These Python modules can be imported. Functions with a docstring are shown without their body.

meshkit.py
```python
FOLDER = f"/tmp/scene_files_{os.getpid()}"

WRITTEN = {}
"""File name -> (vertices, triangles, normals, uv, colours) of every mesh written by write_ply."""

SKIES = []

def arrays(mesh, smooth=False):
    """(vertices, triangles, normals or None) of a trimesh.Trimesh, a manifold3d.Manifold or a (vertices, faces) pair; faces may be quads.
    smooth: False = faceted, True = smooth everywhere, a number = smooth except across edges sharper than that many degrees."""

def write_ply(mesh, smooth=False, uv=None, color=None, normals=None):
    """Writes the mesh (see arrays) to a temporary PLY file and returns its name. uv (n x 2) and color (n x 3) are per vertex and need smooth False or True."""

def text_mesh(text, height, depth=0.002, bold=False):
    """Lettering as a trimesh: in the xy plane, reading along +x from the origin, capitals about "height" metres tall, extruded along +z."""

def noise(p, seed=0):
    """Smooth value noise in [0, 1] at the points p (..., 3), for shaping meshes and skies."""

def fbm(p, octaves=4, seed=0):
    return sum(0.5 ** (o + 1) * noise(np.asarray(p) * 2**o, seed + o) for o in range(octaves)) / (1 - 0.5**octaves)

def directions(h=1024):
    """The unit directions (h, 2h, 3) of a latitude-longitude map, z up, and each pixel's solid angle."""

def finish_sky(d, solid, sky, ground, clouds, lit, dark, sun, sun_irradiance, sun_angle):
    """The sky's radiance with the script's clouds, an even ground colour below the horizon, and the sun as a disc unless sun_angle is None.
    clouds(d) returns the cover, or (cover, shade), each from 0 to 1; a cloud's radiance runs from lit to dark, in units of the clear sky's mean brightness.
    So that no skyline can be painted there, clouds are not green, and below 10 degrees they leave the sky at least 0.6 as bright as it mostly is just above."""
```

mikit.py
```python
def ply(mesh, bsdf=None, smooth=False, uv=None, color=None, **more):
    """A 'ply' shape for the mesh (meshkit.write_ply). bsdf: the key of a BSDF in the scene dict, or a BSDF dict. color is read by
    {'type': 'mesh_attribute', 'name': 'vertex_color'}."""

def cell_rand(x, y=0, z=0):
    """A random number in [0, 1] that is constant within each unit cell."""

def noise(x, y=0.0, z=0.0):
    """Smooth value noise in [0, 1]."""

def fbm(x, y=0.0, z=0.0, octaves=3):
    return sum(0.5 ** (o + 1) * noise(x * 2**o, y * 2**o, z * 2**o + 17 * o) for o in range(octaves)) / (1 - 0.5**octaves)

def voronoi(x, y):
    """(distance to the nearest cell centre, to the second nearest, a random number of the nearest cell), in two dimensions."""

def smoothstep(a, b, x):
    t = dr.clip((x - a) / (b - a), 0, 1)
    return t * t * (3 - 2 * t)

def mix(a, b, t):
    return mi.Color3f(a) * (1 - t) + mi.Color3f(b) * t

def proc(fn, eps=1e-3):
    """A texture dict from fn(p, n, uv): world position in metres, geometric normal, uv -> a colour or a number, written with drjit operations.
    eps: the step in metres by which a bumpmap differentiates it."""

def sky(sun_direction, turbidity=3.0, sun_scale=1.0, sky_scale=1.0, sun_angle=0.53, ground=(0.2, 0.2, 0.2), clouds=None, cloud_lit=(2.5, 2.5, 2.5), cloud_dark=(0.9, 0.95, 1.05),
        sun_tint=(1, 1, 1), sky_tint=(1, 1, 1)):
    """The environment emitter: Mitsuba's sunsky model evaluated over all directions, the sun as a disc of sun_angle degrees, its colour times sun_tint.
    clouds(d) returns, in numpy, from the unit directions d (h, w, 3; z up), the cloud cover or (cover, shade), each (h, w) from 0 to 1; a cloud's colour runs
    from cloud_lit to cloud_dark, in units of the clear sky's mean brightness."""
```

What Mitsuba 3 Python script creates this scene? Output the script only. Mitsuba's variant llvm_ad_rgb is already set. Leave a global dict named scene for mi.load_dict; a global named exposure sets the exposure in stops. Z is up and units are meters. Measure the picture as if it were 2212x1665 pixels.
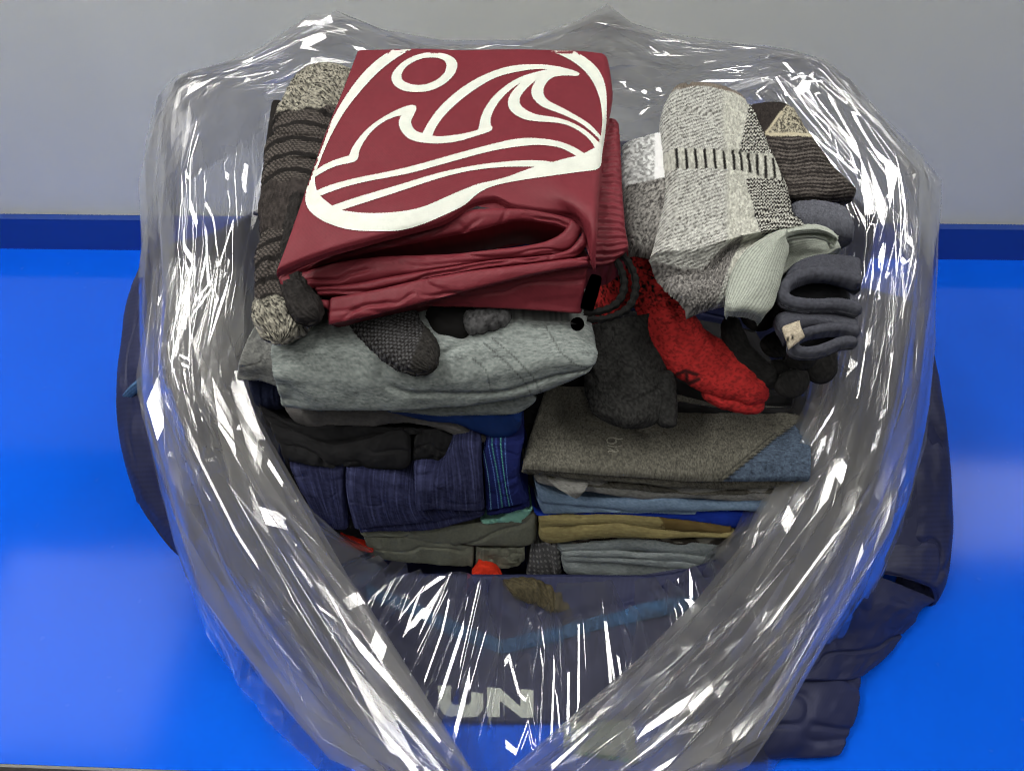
import math, random
import numpy as np, trimesh, mitsuba as mi, mikit, meshkit
from scipy.spatial import Delaunay
from scipy.interpolate import LinearNDInterpolator, CubicSpline, PchipInterpolator

T = mi.ScalarTransform4f
scene, labels = {}, {}
# ------------------------------------------------------------------ camera, lamps, exposure
CAM = np.array([0.0, -0.54, 0.85]); PITCH = math.radians(42.0); FOC = 1670.5; CX, CY = 1106.0, 832.5
FW = np.array([0, math.cos(PITCH), -math.sin(PITCH)]); UP = np.array([0, math.sin(PITCH), math.cos(PITCH)]); RT = np.array([1.0, 0, 0])
scene['camera'] = {'type': 'perspective', 'fov': math.degrees(2 * math.atan(1106.0 / FOC)), 'fov_axis': 'x', 'near_clip': 0.02, 'far_clip': 30.0,
                   'to_world': T().look_at(origin=CAM.tolist(), target=(CAM + FW).tolist(), up=[0, 0, 1])}
exposure = 0.0
LAMP = 11.2
scene['ambient'] = {'type': 'constant', 'radiance': {'type': 'rgb', 'value': [0.022, 0.022, 0.022]}}


def lamp(name, x, y, z, sx, sy, power, label):
    m = trimesh.creation.box((sx, sy, 0.04)); m.apply_translation((x, y, z + 0.022))
    scene[name + '__housing'] = mikit.ply(m, 'lamp_metal')
    v = np.array([[-sx / 2, -sy / 2, 0], [sx / 2, -sy / 2, 0], [sx / 2, sy / 2, 0], [-sx / 2, sy / 2, 0]]) * 0.96 + [x, y, z]
    scene[name + '__diffuser'] = mikit.ply((v, np.array([[0, 2, 1], [0, 3, 2]])), 'lamp_metal',
                                           emitter={'type': 'area', 'radiance': {'type': 'rgb', 'value': [power, power * 0.975, power * 0.91]}})
    labels[name] = {'label': label, 'category': 'ceiling lamp'}


scene['lamp_metal'] = {'type': 'diffuse', 'reflectance': {'type': 'rgb', 'value': [.8, .8, .8]}}
LAMPS = [(-1.0, -0.6, .15, 1.3, 3.6, 'over the left front of the table'), (0.9, -0.5, .13, 1.3, 1.7, 'over the right front of the table'), (0.0, -1.9, .16, 1.2, 1.2, 'behind the photographer'),
         (-1.75, 1.05, .9, .9, .18, 'beyond the wall, on the left'), (2.35, 2.0, 1.0, 1.1, .22, 'beyond the wall, on the right'),
         (-.5, .15, .10, 1.3, 2.0, 'straight above the bag, left of its middle'), (.55, .1, .10, 1.3, 1.5, 'straight above the bag, right of its middle'), (-2.1, -.1, .12, 1.3, 2.2, 'far out on the left'), (2.1, -.2, .12, 1.3, 1.6, 'far out on the right')]
for i, (x, y, sx, sy, k, where) in enumerate(LAMPS):
    lamp('ceiling_lamp' + ('_%03d' % i if i else ''), x, y, 1.95, sx, sy, LAMP * k, 'white fluorescent ceiling lamp ' + where)
# ------------------------------------------------------------------ helpers


def ray(px, py):
    return FW + RT * (px - CX) / FOC - UP * (py - CY) / FOC


def PY(px, py, Y):
    d = ray(px, py); return CAM + d * ((Y - CAM[1]) / d[1])


def PZ(px, py, Z):
    d = ray(px, py); return CAM + d * ((Z - CAM[2]) / d[2])


def PS(px, py, y0, z0, s):
    """the point of the ray on the sloping plane z = z0 + s (y - y0)"""
    d = ray(px, py); t = (z0 - s * y0 - CAM[2] + s * CAM[1]) / (d[2] - s * d[1]); return CAM + d * t


def fbm2(x, y, seed=0, octaves=3, z=0.0):
    x, y = np.broadcast_arrays(x, y)
    return meshkit.fbm(np.stack([x, y, np.full_like(x, z, dtype=float)], -1), octaves, seed) - 0.5


def grid_faces(nu, nv, wrap=False):
    i, j = np.meshgrid(np.arange(nu if wrap else nu - 1), np.arange(nv - 1), indexing='ij')
    a = i * nv + j; b = ((i + 1) % nu) * nv + j
    return np.stack([a, b, b + 1, a + 1], -1).reshape(-1, 4)


def rough(seed, n_s, n_w, S, W, amp):
    """piecewise flat random creases over [0,S]x[0,W], periodic in s: a function (s, w) -> height"""
    r = np.random.default_rng(seed)
    n = n_s * n_w
    p = np.stack([r.random(n) * S, (r.random(n) * 1.3 - 0.15) * W], -1); h = (r.random(n) - 0.5) * 2 * amp
    p = np.vstack([p, p + [S, 0], p - [S, 0]]); h = np.tile(h, 3)
    keep = (p[:, 0] > -0.3 * S) & (p[:, 0] < 1.3 * S)
    p, h = p[keep], h[keep]
    an = np.array([n_s / S, n_w / W])
    f = LinearNDInterpolator(Delaunay(p * an), h, fill_value=0)
    return lambda s, w: f(np.stack([s * an[0], w * an[1]], -1))
# ------------------------------------------------------------------ setting: wall, floor, table
YAW = math.radians(-1.2)


def placed(m):
    m.apply_transform(trimesh.transformations.rotation_matrix(YAW, [0, 0, 1], [0, 0.81, 0])); return m


def box(x0, x1, y0, y1, z0, z1):
    m = trimesh.creation.box((x1 - x0, y1 - y0, z1 - z0)); m.apply_translation(((x0 + x1) / 2, (y0 + y1) / 2, (z0 + z1) / 2)); return m


def wall_col(p, n, uv):
    k = mikit.noise(p.x * 9, p.z * 3, 1) - 0.5
    k2 = mikit.noise(p.x * 700, p.z * 700, p.y * 700) - 0.5
    return mi.Color3f(0.64, 0.655, 0.58) * (1 + 0.05 * k + 0.03 * k2)


def table_col(p, n, uv):
    k = mikit.fbm(p.x * 5, p.y * 5, 2) - 0.5
    sp = mikit.noise(p.x * 60, p.y * 60, 5)
    sc = mikit.smoothstep(0.95, 0.99, sp) * 0.025
    return mi.Color3f(0.003, 0.112, 0.82) * (1 + 0.08 * k) + sc


def table_rough(p, n, uv):
    return 0.10 + 0.05 * mikit.noise(p.x * 12, p.y * 12, 3)


scene['wall_paint'] = {'type': 'twosided', 'bsdf': {'type': 'diffuse', 'reflectance': mikit.proc(wall_col)}}
scene['table_laminate'] = {'type': 'twosided', 'bsdf': {'type': 'principled', 'base_color': mikit.proc(table_col), 'roughness': mikit.proc(table_rough), 'specular': 0.4}}
scene['lip_laminate'] = {'type': 'twosided', 'bsdf': {'type': 'principled', 'base_color': {'type': 'rgb', 'value': [.014, .055, .30]}, 'roughness': .3, 'specular': .3}}
scene['edge_trim_plastic'] = {'type': 'principled', 'base_color': {'type': 'rgb', 'value': [.2, .2, .19]}, 'roughness': 0.5}
scene['floor_tile'] = {'type': 'diffuse', 'reflectance': {'type': 'rgb', 'value': [.06, .055, .05]}}
scene['wall'] = mikit.ply(placed(box(-2.2, 2.2, 0.82, 0.86, -0.75, 0.62)), 'wall_paint')
labels['wall'] = {'label': 'plain grey partition wall behind the table', 'kind': 'structure'}
scene['floor'] = mikit.ply(box(-4, 4, -3, 4, -0.8, -0.75), 'floor_tile')
labels['floor'] = {'label': 'dark floor below the table edge', 'kind': 'structure'}
TY0 = -0.193
FR = lambda x: -.197 - .035 * (x + .5456)          # the front edge runs at a slight angle
top = box(-1.6, 1.6, TY0, 0.80, -0.03, 0.0); placed(top); tv = top.vertices.copy(); f_ = tv[:, 1] < .3; tv[f_, 1] = FR(tv[f_, 0])
scene['table__top'] = mikit.ply((tv, top.faces), 'table_laminate')
scene['table__back_lip'] = mikit.ply(placed(box(-1.6, 1.6, 0.7995, 0.8195, -0.03, 0.069)), 'lip_laminate')
tr = box(-1.6, 1.6, -.0032, -.0002, -.032, -.0005); tv = tr.vertices.copy(); tv[:, 1] += FR(tv[:, 0])
scene['table__edge_trim'] = mikit.ply((tv, tr.faces), 'edge_trim_plastic')
for i, (lx, ly) in enumerate([(-1.5, TY0 + .1), (1.5, TY0 + .1), (-1.5, .7), (1.5, .7)]):
    scene['table__leg' + ('_%03d' % i if i else '')] = mikit.ply(placed(box(lx - .03, lx + .03, ly - .03, ly + .03, -.75, -.031)), 'edge_trim_plastic')
labels['table'] = {'label': 'bright blue laminate table with a raised back lip and grey front edge', 'category': 'table'}
# ------------------------------------------------------------------ cloth tools
from scipy.ndimage import gaussian_filter
PLANES = {'U': (.02, .43, .35), 'L': (0.0, .28, 1.1), 'M': (-.018, .503, .286), 'F': (0.0, .448, 1.15), 'Z': (0.0, 0.0, 0.0)}


def pt(s):
    if isinstance(s[2], str):
        y0, z0, k = PLANES[s[2]]; p = PS(s[0], s[1], y0, z0 + (s[3] if len(s) > 3 else 0), k); return p
    return PY(s[0], s[1], s[2])


def zoomed(ox, oy, k):
    return lambda pts, *e: [(ox + k * p[0], oy + k * p[1], *(p[2:] if len(p) > 2 else e)) for p in pts]


zA, zM, zS = zoomed(518.4, 806.5, .3125), zoomed(576.04, 86.4, .38058), zoomed(1296.1, 144.0, .34597)
zR, zB = zoomed(921.66, 518.4, .33901), zoomed(864.06, 1036.87, .37738)
zP = lambda pts, *e: [(*p[:2], *(p[2:] if len(p) > 2 else e)) for p in pts]


def proj(P):
    q = P - CAM; d = q @ FW
    return CX + FOC * (q @ RT) / d, CY - FOC * (q @ UP) / d


def resample(row, n):
    row = np.asarray(row, float); c = np.concatenate([[0], np.cumsum(np.linalg.norm(np.diff(row, axis=0), axis=1) + 1e-6)]); c /= c[-1]
    return PchipInterpolator(c, row)(np.linspace(0, 1, n))


def rim(d, r):
    if r <= 0: return 0 * d
    q = np.clip(r - d, 0, r); return r - np.sqrt(np.maximum(r * r - q * q, 0))


def wrinkles(a1=.0025, s1=.03, a2=.0006, s2=.008, seed=0, ax=1.0, crease=0.0):
    def f(U, V):
        h = fbm2(U / s1 / ax, V / s1, seed) * 2 * a1 + fbm2(U / s2, V / s2, seed + 3, 2) * 2 * a2
        if crease:
            n = fbm2(U / (s1 * 2.2), V / (s1 * .9), seed + 7, 2); h = h - crease * np.exp(-(n / .035) ** 2)
        return h
    return f


def patch(rows, step=.0010, er=(.004, .004, .004, .004), D=.12, back=(0, 1, -.15), bulge=0.0, wr=None, col=None, interp=PchipInterpolator, tuck=0.0):
    """a solid piece of cloth: its front through rows of points, rounded at the edges, D thick behind"""
    R = [np.array([pt(s) for s in r]) for r in rows]
    L = max(np.linalg.norm(np.diff(r, axis=0), axis=1).sum() for r in R)
    nu = max(int(L / step), 12)
    R = np.array([resample(r, nu) for r in R])
    c = np.concatenate([[0], np.cumsum(np.linalg.norm(np.diff(R, axis=0), axis=2).mean(1))])
    nv = max(int(c[-1] / step), 10)
    P = np.transpose((interp if len(R) > 2 else CubicLin)(c, R)(np.linspace(0, c[-1], nv)), (1, 0, 2))
    u, v = np.meshgrid(np.linspace(0, 1, nu), np.linspace(0, 1, nv), indexing='ij')
    U, V = u * L, v * c[-1]

    def normals(P):
        n = np.cross(np.gradient(P, axis=0), np.gradient(P, axis=1)); n /= np.linalg.norm(n, axis=2, keepdims=True) + 1e-12
        return np.where(((CAM - P) * n).sum(2, keepdims=True) < 0, -n, n)
    n = normals(P)
    lenv = np.linalg.norm(np.diff(P, axis=1), axis=2).sum(1)[:, None]; lenu = np.linalg.norm(np.diff(P, axis=0), axis=2).sum(0)[None]
    drop = rim(u * lenu, er[0]) + rim((1 - u) * lenu, er[1]) + rim(v * lenv, er[2]) + rim((1 - v) * lenv, er[3])
    bul = bulge * (1 - np.sqrt(np.maximum(1 - (2 * v - 1) ** 2, 0)))
    px, py = proj(P)
    nm = n.mean((0, 1)); nd = np.stack([gaussian_filter(n[..., q], 12, mode='nearest') for q in range(3)], -1) * .5 + nm * .5; nd /= np.linalg.norm(nd, axis=2, keepdims=True)
    P = P - nd * (drop + bul)[..., None]
    if wr is not None: P = P + nd * wr(U, V)[..., None]
    C = None
    if col is not None: C = col(dict(U=U, V=V, u=u, v=v, px=px, py=py, P=P))
    return solid(P, C, np.array(back, float) / np.linalg.norm(back) * D, tuck)


def CubicLin(c, R):
    return lambda w: R[0][None] + (w / c[-1])[:, None, None] * (R[-1] - R[0])[None]


def solid(P, C, off, tuck=0.0):
    nu, nv = P.shape[:2]
    f = grid_faces(nu, nv)
    V, F, CC = [P.reshape(-1, 3)], [f], [None if C is None else C.reshape(-1, 3)]
    idx = np.arange(nu * nv).reshape(nu, nv)
    loop = np.concatenate([idx[:, 0], idx[-1, 1:], idx[-2::-1, -1], idx[0, -2:0:-1]])
    b0 = P.reshape(-1, 3)[loop]; n = len(loop)
    base = nu * nv
    mid_ = P.reshape(-1, 3).mean(0); tk = lambda q: q + off + (mid_ - q) * tuck
    V += [b0, tk(b0)]; k = np.arange(n); k2 = (k + 1) % n
    F.append(np.stack([base + k, base + k2, base + n + k2, base + n + k], -1))
    iu = np.unique(np.linspace(0, nu - 1, 8).astype(int)); iv = np.unique(np.linspace(0, nv - 1, 6).astype(int))
    V.append(tk(P[np.ix_(iu, iv)].reshape(-1, 3))); F.append(base + 2 * n + grid_faces(len(iu), len(iv))[:, ::-1])
    if C is not None:
        c0 = C.reshape(-1, 3)[loop]; CC += [c0, c0, C[np.ix_(iu, iv)].reshape(-1, 3)]
        CC = np.vstack(CC)
    return np.vstack(V), np.vstack(F), (CC if C is not None else None), P


def loft(spine, plane='U', off=0.0, th=.015, step=.001, ends=(1, 1), wr=None, col=None, N=None, ex=.8):
    """a soft closed tube: spine of (px, py, half width in px[, lift])"""
    y0, z0, k = PLANES[plane]
    S = np.array([pt((s[0], s[1], plane, off + (s[3] if len(s) > 3 else 0))) for s in spine])
    hw = np.array([s[2] for s in spine]) * ((S - CAM) @ FW) / FOC
    c = np.concatenate([[0], np.cumsum(np.linalg.norm(np.diff(S, axis=0), axis=1))]); L = c[-1]
    nl = max(int(L / step), 16); nc = max(int(2 * hw.max() * 2.2 / step), 24)
    d = np.linspace(0, L, nl)
    S = PchipInterpolator(c, S)(d) if len(c) < 3 else CubicSpline(c, S)(d); hw = PchipInterpolator(c, hw)(d)
    N = np.array(N if N is not None else [0, -k, 1.0]); N = N / np.linalg.norm(N)
    tg = np.gradient(S, axis=0); tg /= np.linalg.norm(tg, axis=1, keepdims=True)
    side = np.cross(tg, N); side /= np.linalg.norm(side, axis=1, keepdims=True)
    e = np.ones(nl)
    for on, dd in ((ends[0], d), (ends[1], L - d)):
        if on:
            r = hw.max() * on; q = np.clip(r - dd, 0, r) / r; e *= np.sqrt(np.maximum(1 - q * q, 0.0004))
    ph = np.linspace(0, 2 * np.pi, nc, endpoint=False)
    cx, sy = np.sign(np.cos(ph)) * np.abs(np.cos(ph)) ** ex, np.sign(np.sin(ph)) * np.abs(np.sin(ph)) ** ex
    P = S[:, None] + side[:, None] * (hw * e)[:, None, None] * cx[None, :, None] + N[None, None] * (th * np.minimum(e, 1))[:, None, None] * sy[None, :, None]
    n = side[:, None] * cx[None, :, None] * .5 + N[None, None] * sy[None, :, None]; n /= np.linalg.norm(n, axis=2, keepdims=True)
    X = (hw[:, None] * cx[None]) * np.ones((nl, 1)); V = np.repeat(d[:, None], nc, 1)
    px, py = proj(P)
    if wr is not None: P = P + n * wr(X + (sy[None] < 0) * .3, V)[..., None]
    C = col(dict(U=X, V=V, u=np.repeat(cx[None], nl, 0) * .5 + .5, v=V / L, px=px, py=py, P=P)) if col else None
    f = grid_faces(nl, nc)
    wrapf = np.stack([np.arange(nl - 1) * nc + nc - 1, np.arange(nl - 1) * nc, (np.arange(nl - 1) + 1) * nc, (np.arange(nl - 1) + 1) * nc + nc - 1], -1)
    pv = P.reshape(-1, 3); m = len(pv)
    caps = np.array([P[0].mean(0), P[-1].mean(0)])
    k0 = np.arange(nc); k1 = (k0 + 1) % nc
    cf = np.vstack([np.stack([k0, k1, 0 * k0 + m, 0 * k0 + m], -1), np.stack([(nl - 1) * nc + k1, (nl - 1) * nc + k0, 0 * k0 + m + 1, 0 * k0 + m + 1], -1)])
    CC = None if C is None else np.vstack([C.reshape(-1, 3), C[0].mean(0), C[-1].mean(0)])
    return np.vstack([pv, caps]), np.vstack([f, wrapf, cf]), CC, P


def join(parts):
    V, F, C, n = [], [], [], 0
    for p in parts:
        V.append(p[0]); F.append(np.asarray(p[1]) + n); C.append(p[2]); n += len(p[0])
    return np.vstack(V), np.vstack(F), (None if C[0] is None else np.vstack(C))


def put(key, parts, bsdf='cloth'):
    parts = [parts] if isinstance(parts, tuple) else parts
    v, f, c = join(parts)
    q = np.vstack([f[:, [0, 1, 2]], f[:, [0, 2, 3]]]); q = q[(q[:, 1] != q[:, 2]) & (q[:, 0] != q[:, 2])]
    scene[key] = mikit.ply((v, q), bsdf, smooth=True, color=c)


def tell(key, label, cat, group=None):
    labels[key] = {'label': label, 'category': cat, **({'group': group} if group else {})}


# colours (numpy, per vertex): knit, heather, marl
def lin(*rgb):
    c = np.array(rgb, float) / 255; return np.where(c <= .04045, c / 12.92, ((c + .055) / 1.055) ** 2.4)


def nz(U, V, su, sv, seed):
    return meshkit.noise(np.stack([U / su, V / sv, np.full_like(U, seed * 7.3)], -1), seed)


def mixc(a, b, t):
    return np.asarray(a)[None, None] * (1 - t[..., None]) + np.asarray(b)[None, None] * t[..., None] if np.ndim(a) == 1 and np.ndim(b) == 1 else a * (1 - t[..., None]) + b * t[..., None]


def heather(a, b, su=.004, sv=.0012, seed=1, k=1.6, vary=.12):
    def f(g):
        t = np.clip((nz(g['U'], g['V'], su, sv, seed) * .6 + nz(g['U'], g['V'], su * .4, sv * .8, seed + 1) * .4 - .5) * k + .5, 0, 1)
        return mixc(np.array(a), np.array(b), t) * (1 + vary * (nz(g['U'], g['V'], .03, .03, seed + 2) - .5))[..., None]
    return f


def marl(g, a, b, s=.0016, seed=1, k=4.0):
    t = np.clip((nz(g['U'] + g['V'] * .6, g['V'], s * 1.1, s * 1.6, seed) - .52) * k + .5, 0, 1); return mixc(np.array(a), np.array(b), t)


def knit(amp=.0004, p=.0024, seed=0, base=None):
    def f(U, V):
        h = amp * (np.sin(2 * np.pi * U / p) * .5 + np.abs(np.sin(np.pi * (V / (p * .8) + .5 * np.sin(2 * np.pi * U / p)))) - .5) + amp * 1.6 * (nz(U, V, p * .6, p * .6, seed) - .5)
        return h + (base(U, V) if base else 0)
    return f


def on_surface(S, l, k=3):
    """where a ray of the photograph meets a piece's front, l above it: a function of (px, py)"""
    P = S[3]; n = np.cross(np.gradient(P, axis=0), np.gradient(P, axis=1)); n /= np.linalg.norm(n, axis=2, keepdims=True) + 1e-12; n = np.where(((CAM - P) * n).sum(2, keepdims=True) < 0, -n, n)
    x, y = proj(P); return LinearNDInterpolator(np.stack([x[::k, ::k].ravel(), y[::k, ::k].ravel()], -1), (P + n * l)[::k, ::k].reshape(-1, 3))


scene['cloth'] = {'type': 'twosided', 'bsdf': {'type': 'principled', 'base_color': {'type': 'mesh_attribute', 'name': 'vertex_color'}, 'roughness': .9, 'specular': .25, 'sheen': .25}}
scene['nylon'] = {'type': 'twosided', 'bsdf': {'type': 'principled', 'base_color': {'type': 'mesh_attribute', 'name': 'vertex_color'}, 'roughness': .5, 'specular': .25}}
scene['print_ink'] = {'type': 'twosided', 'bsdf': {'type': 'principled', 'base_color': {'type': 'rgb', 'value': lin(226, 231, 222).tolist()}, 'roughness': .4, 'specular': .5}}


def ink_col(p, n, uv):
    return mi.Color3f(*lin(222, 226, 217).tolist()) * (.90 + .14 * mikit.fbm(p.x * 160, p.y * 160, p.z * 160) + .06 * (mikit.noise(p.x * 1100, p.y * 1100, p.z * 1100) - .5))


scene['print_ink']['bsdf']['base_color'] = mikit.proc(ink_col)
scene['faded_ink'] = {'type': 'twosided', 'bsdf': {'type': 'principled', 'base_color': {'type': 'rgb', 'value': lin(198, 204, 194).tolist()}, 'roughness': .6}}
scene['black_plastic'] = {'type': 'principled', 'base_color': {'type': 'rgb', 'value': [.022, .022, .024]}, 'roughness': .28, 'specular': .5}
# ------------------------------------------------------------------ left column of folded clothes
flat = lambda c, k=.1, s=.02, seed=3: (lambda g: np.asarray(c)[None, None] * (1 + k * (nz(g['U'], g['V'], s, s, seed) - .5) + k * 1.5 * (nz(g['U'], g['V'], .0012, .0012, seed + 1) - .5))[..., None])


def seam(g, pts, w, conv=zP):
    """0..1 near a stitched line given by points in the photograph"""
    from shapely.geometry import LineString
    p = np.array([q[:2] for q in conv(pts)]); best = np.full(g['px'].shape, 1e9)
    for a, b in zip(p[:-1], p[1:]):
        d = b - a; t = np.clip(((g['px'] - a[0]) * d[0] + (g['py'] - a[1]) * d[1]) / (d @ d), 0, 1)
        best = np.minimum(best, np.hypot(g['px'] - a[0] - t * d[0], g['py'] - a[1] - t * d[1]))
    return np.clip(1.5 - best / w, 0, 1)


def roll(top, bot, Y, conv, r=.5, **k):
    """one fold of cloth seen from its rounded front"""
    top, bot = conv(top, Y), conv(bot, Y)
    rj = np.random.default_rng(int(abs(top[0][0] * 7 + top[0][1] * 13)))
    def uneven(p):
        q = resample(p, 14); q[:, 1] += np.convolve(rj.normal(0, 2.2, 16), [.3, .5, .3], 'valid') * (np.abs(np.linspace(-1, 1, 14)) < .97); q[:, 2] += rj.normal(0, .0012, 14); return [tuple(k_) for k_ in q]
    top, bot = uneven(top), uneven(bot)
    h = abs(np.mean([p[1] for p in bot]) - np.mean([p[1] for p in top])) * .8 / FOC
    a = dict(er=(.004, .004, 0, 0), bulge=max(.0025, h * r), D=.14, back=(0, 1, -.8)); a.update(k)
    return patch([top, bot], **a)


GREY_A, GREY_B = lin(94, 100, 100), lin(172, 181, 178)


def tee_col(g):
    c = heather(GREY_A, GREY_B, .0045, .0013, 5, 1.5)(g)
    s = np.zeros_like(g['px'])
    for pts in ([(1062, 728), (1110, 770), (1150, 815), (1168, 848)], [(1045, 740), (1095, 785), (1132, 826), (1150, 858)], [(1178, 700), (1210, 760), (1245, 790), (1290, 800)], [(1020, 775), (1050, 800), (1062, 850)]):
        s = np.maximum(s, seam(g, pts, 2.2) * (.6 + .4 * np.sin(g['U'] * 2500)))
    return c * (1 - .6 * s)[..., None]


put('grey_tshirt__front_fold', patch([zP([(590, 690), (700, 690), (900, 690), (1100, 690), (1230, 690), (1288, 705)], .03), zP([(582, 765), (700, 750), (900, 750), (1100, 750), (1230, 740), (1298, 755)], .0),
                                zP([(590, 820), (700, 830), (900, 832), (1100, 812), (1220, 790), (1290, 792)], -.014), zP([(607, 887), (700, 891), (850, 890), (1000, 884), (1150, 862), (1282, 806)], -.010)],
                               er=(.003, .01, .0, .008), D=.16, wr=wrinkles(.005, .06, .0009, .012, 2, 1.8, .0035), col=tee_col))
put('grey_tshirt__under_fold', roll([(835, 884), (1000, 880), (1145, 858)], [(840, 893), (1000, 902), (1110, 900), (1162, 868)], .004, zP, col=tee_col, wr=wrinkles(.001, .03, .0004, .006, 4)))
tell('grey_tshirt', 'heather grey T-shirt folded on top of the left stack, under the maroon sack', 'T-shirt')
put('charcoal_grey_shirt', patch([zP([(535, 728), (600, 738)], .03), zP([(512, 795), (602, 800)], .012), zP([(510, 824), (560, 828), (606, 842)], .012)], er=(.003, .003, 0, .004), D=.16,
                                 col=heather(lin(88, 90, 90), lin(142, 143, 140), .004, .0013, 9), wr=wrinkles(.002, .02, .0005, .008, 8, 1, .001)))
tell('charcoal_grey_shirt', 'darker grey heather shirt peeking out left of the grey T-shirt, beside the plastic', 'shirt')
put('grey_lined_shorts__lining', [roll([(300, 255), (600, 268), (1000, 265), (1200, 310), (1500, 365), (1760, 462), (1860, 470)], [(345, 300), (480, 385), (560, 391), (680, 372), (870, 381), (1000, 362), (1130, 357), (1300, 384), (1450, 424), (1600, 464), (1760, 497), (1850, 492)], .012, zA,
                                       r=.35, col=heather(lin(84, 82, 82), lin(118, 116, 115), .003, .0012, 12, 1.2), wr=wrinkles(.0015, .02, .0004, .006, 6))])
put('grey_lined_shorts__satin', [roll([(1000, 255), (1500, 280), (1960, 275)], [(1010, 275), (1200, 335), (1500, 367), (1650, 432), (1800, 478), (1885, 462), (1950, 350)], .006, zA, r=.4, col=flat(lin(22, 52, 112)), wr=wrinkles(.0012, .02, .0004, .01, 7, 3))], 'nylon')
labels['grey_lined_shorts__satin'] = {'label': 'shiny dark blue outer cloth of the grey lined shorts'}
tell('grey_lined_shorts', 'folded shorts with thin grey lining and shiny dark blue cloth, directly below the grey T-shirt', 'shorts')
put('navy_shirt', roll([(40, 60), (150, 80), (245, 120)], [(90, 240), (200, 290), (290, 270)], .02, zA, r=.3, col=flat(lin(22, 28, 52)), wr=wrinkles(.003, .02, .0005, .008, 15)))
tell('navy_shirt', 'dark navy shirt edge in the gap left of the grey T-shirt, beside the plastic', 'shirt')
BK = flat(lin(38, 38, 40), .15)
bw = lambda s: wrinkles(.0026, .028, .0006, .006, s, 2.0, .0015)
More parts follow.
